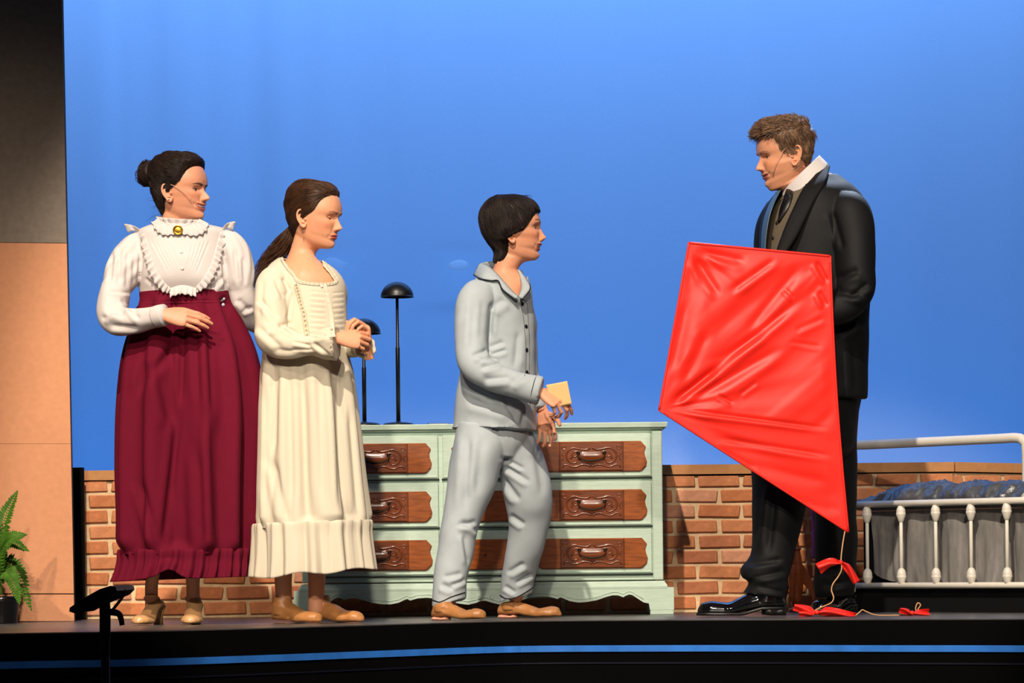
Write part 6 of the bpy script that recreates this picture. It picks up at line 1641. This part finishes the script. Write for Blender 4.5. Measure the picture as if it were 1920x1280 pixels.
    obj('headset_microphone', *tube(P, np.array([0.0011]*17+[0.0020]*3), 6), wire, t)
    P = H.w(catmull([(-0.026, 0.086, -0.03), (-0.018, 0.078, -0.050), (0.000, 0.066, -0.062), (-0.012, 0.064, -0.066), (-0.030, 0.062, -0.056), (-0.048, 0.058, -0.058), (-0.066, 0.045, -0.066)], 36))
    obj('microphone_wire', *tube(P, 0.0012, 6), wire, t)
    return t
person_suit()
# ================================================================== RED KITE
KY = -0.24
TL, TR, TIP, LC = (1292, 455), (1556.5, 480), (1590.5, 997), (1236, 768.5)
kd = {TL: KY-0.03, TR: KY+0.01, TIP: KY+0.02, LC: KY-0.05}
kite = thing('kite', W(1590, 997, KY+0.02), 'large red satin diamond kite with a bow-tied string tail', 'kite')
nu, nv = 170, 200
a, b = np.meshgrid(np.linspace(0, 1, nu), np.linspace(0, 1, nv))
def bl(i): return (1-a)*(1-b)*i(TL)+a*(1-b)*i(TR)+a*b*i(TIP)+(1-a)*b*i(LC)
x = bl(lambda p: p[0]); y = bl(lambda p: p[1]); YY = bl(lambda p: kd[p])
x = x+5*np.sin(math.pi*b)*(a**6)*-1
V = W(x.ravel(), y.ravel(), YY.ravel())
edge = (np.minimum(np.minimum(a, 1-a), np.minimum(b, 1-b))).ravel()
env = smst(0, 0.10, edge)
# taut diagonal pulls between the corners
ux, uy = x.ravel(), y.ravel()
def pull(cx, cy, seed, fr, am, reach):
    ang = np.arctan2(uy-cy, ux-cx); r = np.hypot(ux-cx, uy-cy)
    return am*noise3(np.stack([ang*fr, r*0.004, ang*0], -1), seed)*np.exp(-(r/reach)**2)*smst(0, 60, r)
dsp = env*(pull(1236, 768, 2, 7, 0.006, 330)+pull(1292, 455, 3, 5, 0.004, 160)+pull(1556, 480, 4, 5, 0.004, 130))
low = smst(-20, 25, uy-(768+(ux-1280)*0.13))           # below the crease of the cross spar
dsp += env*(1-low)*(0.010*noise3(np.stack([(ux*0.64+uy*0.77)*0.017, (ux*0.77-uy*0.64)*0.0024, ux*0], -1), 8)+0.004*noise3(np.stack([(ux*0.64+uy*0.77)*0.045, (ux*0.77-uy*0.64)*0.006, ux*0], -1), 9))
dsp += env*low*0.007*noise3(np.stack([(uy-ux*0.25)*0.022, (ux+uy*0.25)*0.004, ux*0], -1), 11)
V = V+np.stack([dsp*0, -dsp, dsp*0], -1)
F = grid_faces(nv, nu, False)
N = np.tile([0, -1.0, 0], (len(V), 1))
segs = [((1280, 768), (1552, 803), 0.010, 3.2), ((1340, 820), (1560, 855), 0.007, 4), ((1262, 752), (1345, 690), 0.012, 5), ((1258, 760), (1500, 560), 0.012, 6), ((1275, 762), (1470, 650), 0.009, 7), ((1330, 680), (1440, 620), 0.006, 6), ((1300, 480), (1350, 555), 0.009, 6), ((1305, 470), (1400, 490), 0.007, 6), ((1368, 547), (1455, 485), 0.009, 5), ((1400, 620), (1500, 500), 0.008, 7),
        ((1530, 490), (1552, 530), 0.008, 4), ((1535, 545), (1550, 575), 0.008, 4), ((1470, 540), (1490, 560), 0.004, 3), ((1345, 740), (1375, 756), 0.005, 3), ((1385, 740), (1420, 715), 0.004, 3), ((1345, 842), (1420, 880), 0.006, 6), ((1400, 870), (1560, 905), 0.005, 8), ((1460, 930), (1575, 960), 0.006, 8), ((1490, 620), (1545, 595), 0.004, 4), ((1480, 640), (1540, 650), 0.003, 3), ((1290, 560), (1260, 700), 0.006, 8), ((1330, 620), (1280, 720), 0.007, 7)]
V = creases(V, N, [(p, q, am*0.5, wd*1.25) for p, q, am, wd in segs])
M_red = mat('red_satin', (232, 40, 28), 0.45, 0.35, bump=0.05, bscale=40)
ko = obj('sail', V, F, M_red, kite, recalc=False, thick=0.0012)
def P3(p, back=0.0): 
    q = W(p[0], p[1], kd[p]); q[1] += back; return q
hem = [P3(p) for p in (TL, TR, TIP, LC, TL)]
hm = MB()
for i in range(4):
    k = np.linspace(0, 1, 40)[:, None]; L = hem[i]*(1-k)+hem[i+1]*k
    if i == 1:
        s_ = S(KY); L[:, 0] -= 5*np.sin(np.linspace(0, math.pi, 40))*s_
    L[:, 1] -= 0.001
    hm.add(*tube(L, 0.0042, 8, True, 0.8))
hm.build('hem', M_red, ko)
M_spar = mat('pale_wood_spar', (190, 150, 100), 0.6)
obj('spar', *tube(np.array([P3(TL, 0.022), (P3(TL)+P3(TIP))/2+[0, 0.024, 0], P3(TIP, 0.022)]), 0.005, 8), M_spar, kite)
obj('spar', *tube(np.array([P3(TR, 0.03), (P3(TR)+P3(LC))/2+[0, 0.034, 0], P3(LC, 0.03)]), 0.005, 8), M_spar, kite)
# string tail
fz = lambda px, py: floor_y(px, py)
tail = [(1584, 996, KY+0.02), (1580, 1020, KY+0.01), (1577, 1046, KY), (1578, 1066, KY-0.01), (1572, 1080, KY-0.01), (1562, 1094, KY-0.02), (1559, 1106, KY-0.02), (1563, 1120, KY-0.03), (1558, 1130, KY-0.03), (1540, 1138, KY-0.03), (1530, 1143, KY-0.04), (1527, 1150, KY-0.04)]
C = catmull(tail, 90); P = W(C[:, 0], C[:, 1], C[:, 2])
M_str = mat('jute_string', (206, 158, 112), 0.85)
flr = [(1527, 1151), (1545, 1154), (1575, 1155), (1592, 1155.5), (1604, 1153), (1612, 1147), (1617, 1143), (1624, 1146), (1640, 1152), (1670, 1155), (1700, 1155), (1716, 1150), (1717, 1138), (1721, 1130), (1726, 1134), (1721, 1143), (1724, 1152), (1735, 1155.5), (1745, 1154)]
C2 = catmull(flr, 120); P2 = W(C2[:, 0], C2[:, 1], np.full(120, KY-0.04)); P2[:, 2] = np.maximum(P2[:, 2], 0.0028)
obj('string', *tube(np.vstack([P, P2[2:]]), 0.0024, 6), M_str, kite)
def bow(cx, cy, YY, lobes, seed):
    mb = MB(); rr = np.random.default_rng(seed)
    for pts, w0, w1 in lobes:
        C = catmull(pts, 24); P = W(C[:, 0], C[:, 1], np.full(24, YY)); d = unit(np.gradient(P, axis=0)); sdv = unit(np.cross(d, [0, 1.0, 0]))
        w_ = np.interp(np.linspace(0, 1, 24), [0, 0.3, 1], [w0*0.35, w0, w1])*S(YY); V = []
        for k in np.linspace(-1, 1, 9):
            V.append(P+sdv*(w_*k)[:, None]+np.array([0, 1.0, 0])*(0.010*np.cos(k*3+np.linspace(0, 3, 24)+seed)-0.006)[:, None])
        V = np.concatenate(V); V[:, 2] = np.maximum(V[:, 2], 0.002); mb.add(V, grid_faces(9, 24, False))
    c = W(cx, cy, YY); c[2] = max(c[2], 0.01); mb.add(*uvsphere(c, 0.0085, 14, 10))
    return mb.build('bow', M_red, kite, thick=0.0012)
bow(1576, 1054, KY-0.005, [([(1574, 1054), (1556, 1054), (1534, 1066)], 7, 11), ([(1579, 1055), (1592, 1068), (1606, 1092)], 7, 7)], 1)
bow(1532, 1148, KY-0.05, [([(1528, 1149), (1508, 1142), (1488, 1138)], 9, 6), ([(1536, 1149), (1560, 1146), (1604, 1154)], 9, 5), ([(1526, 1151), (1512, 1150), (1498, 1152)], 6, 6)], 2)
bow(1710, 1150, KY-0.05, [([(1708, 1150), (1698, 1146), (1686, 1144)], 6, 5), ([(1713, 1150), (1727, 1148), (1742, 1147)], 6, 6)], 3)
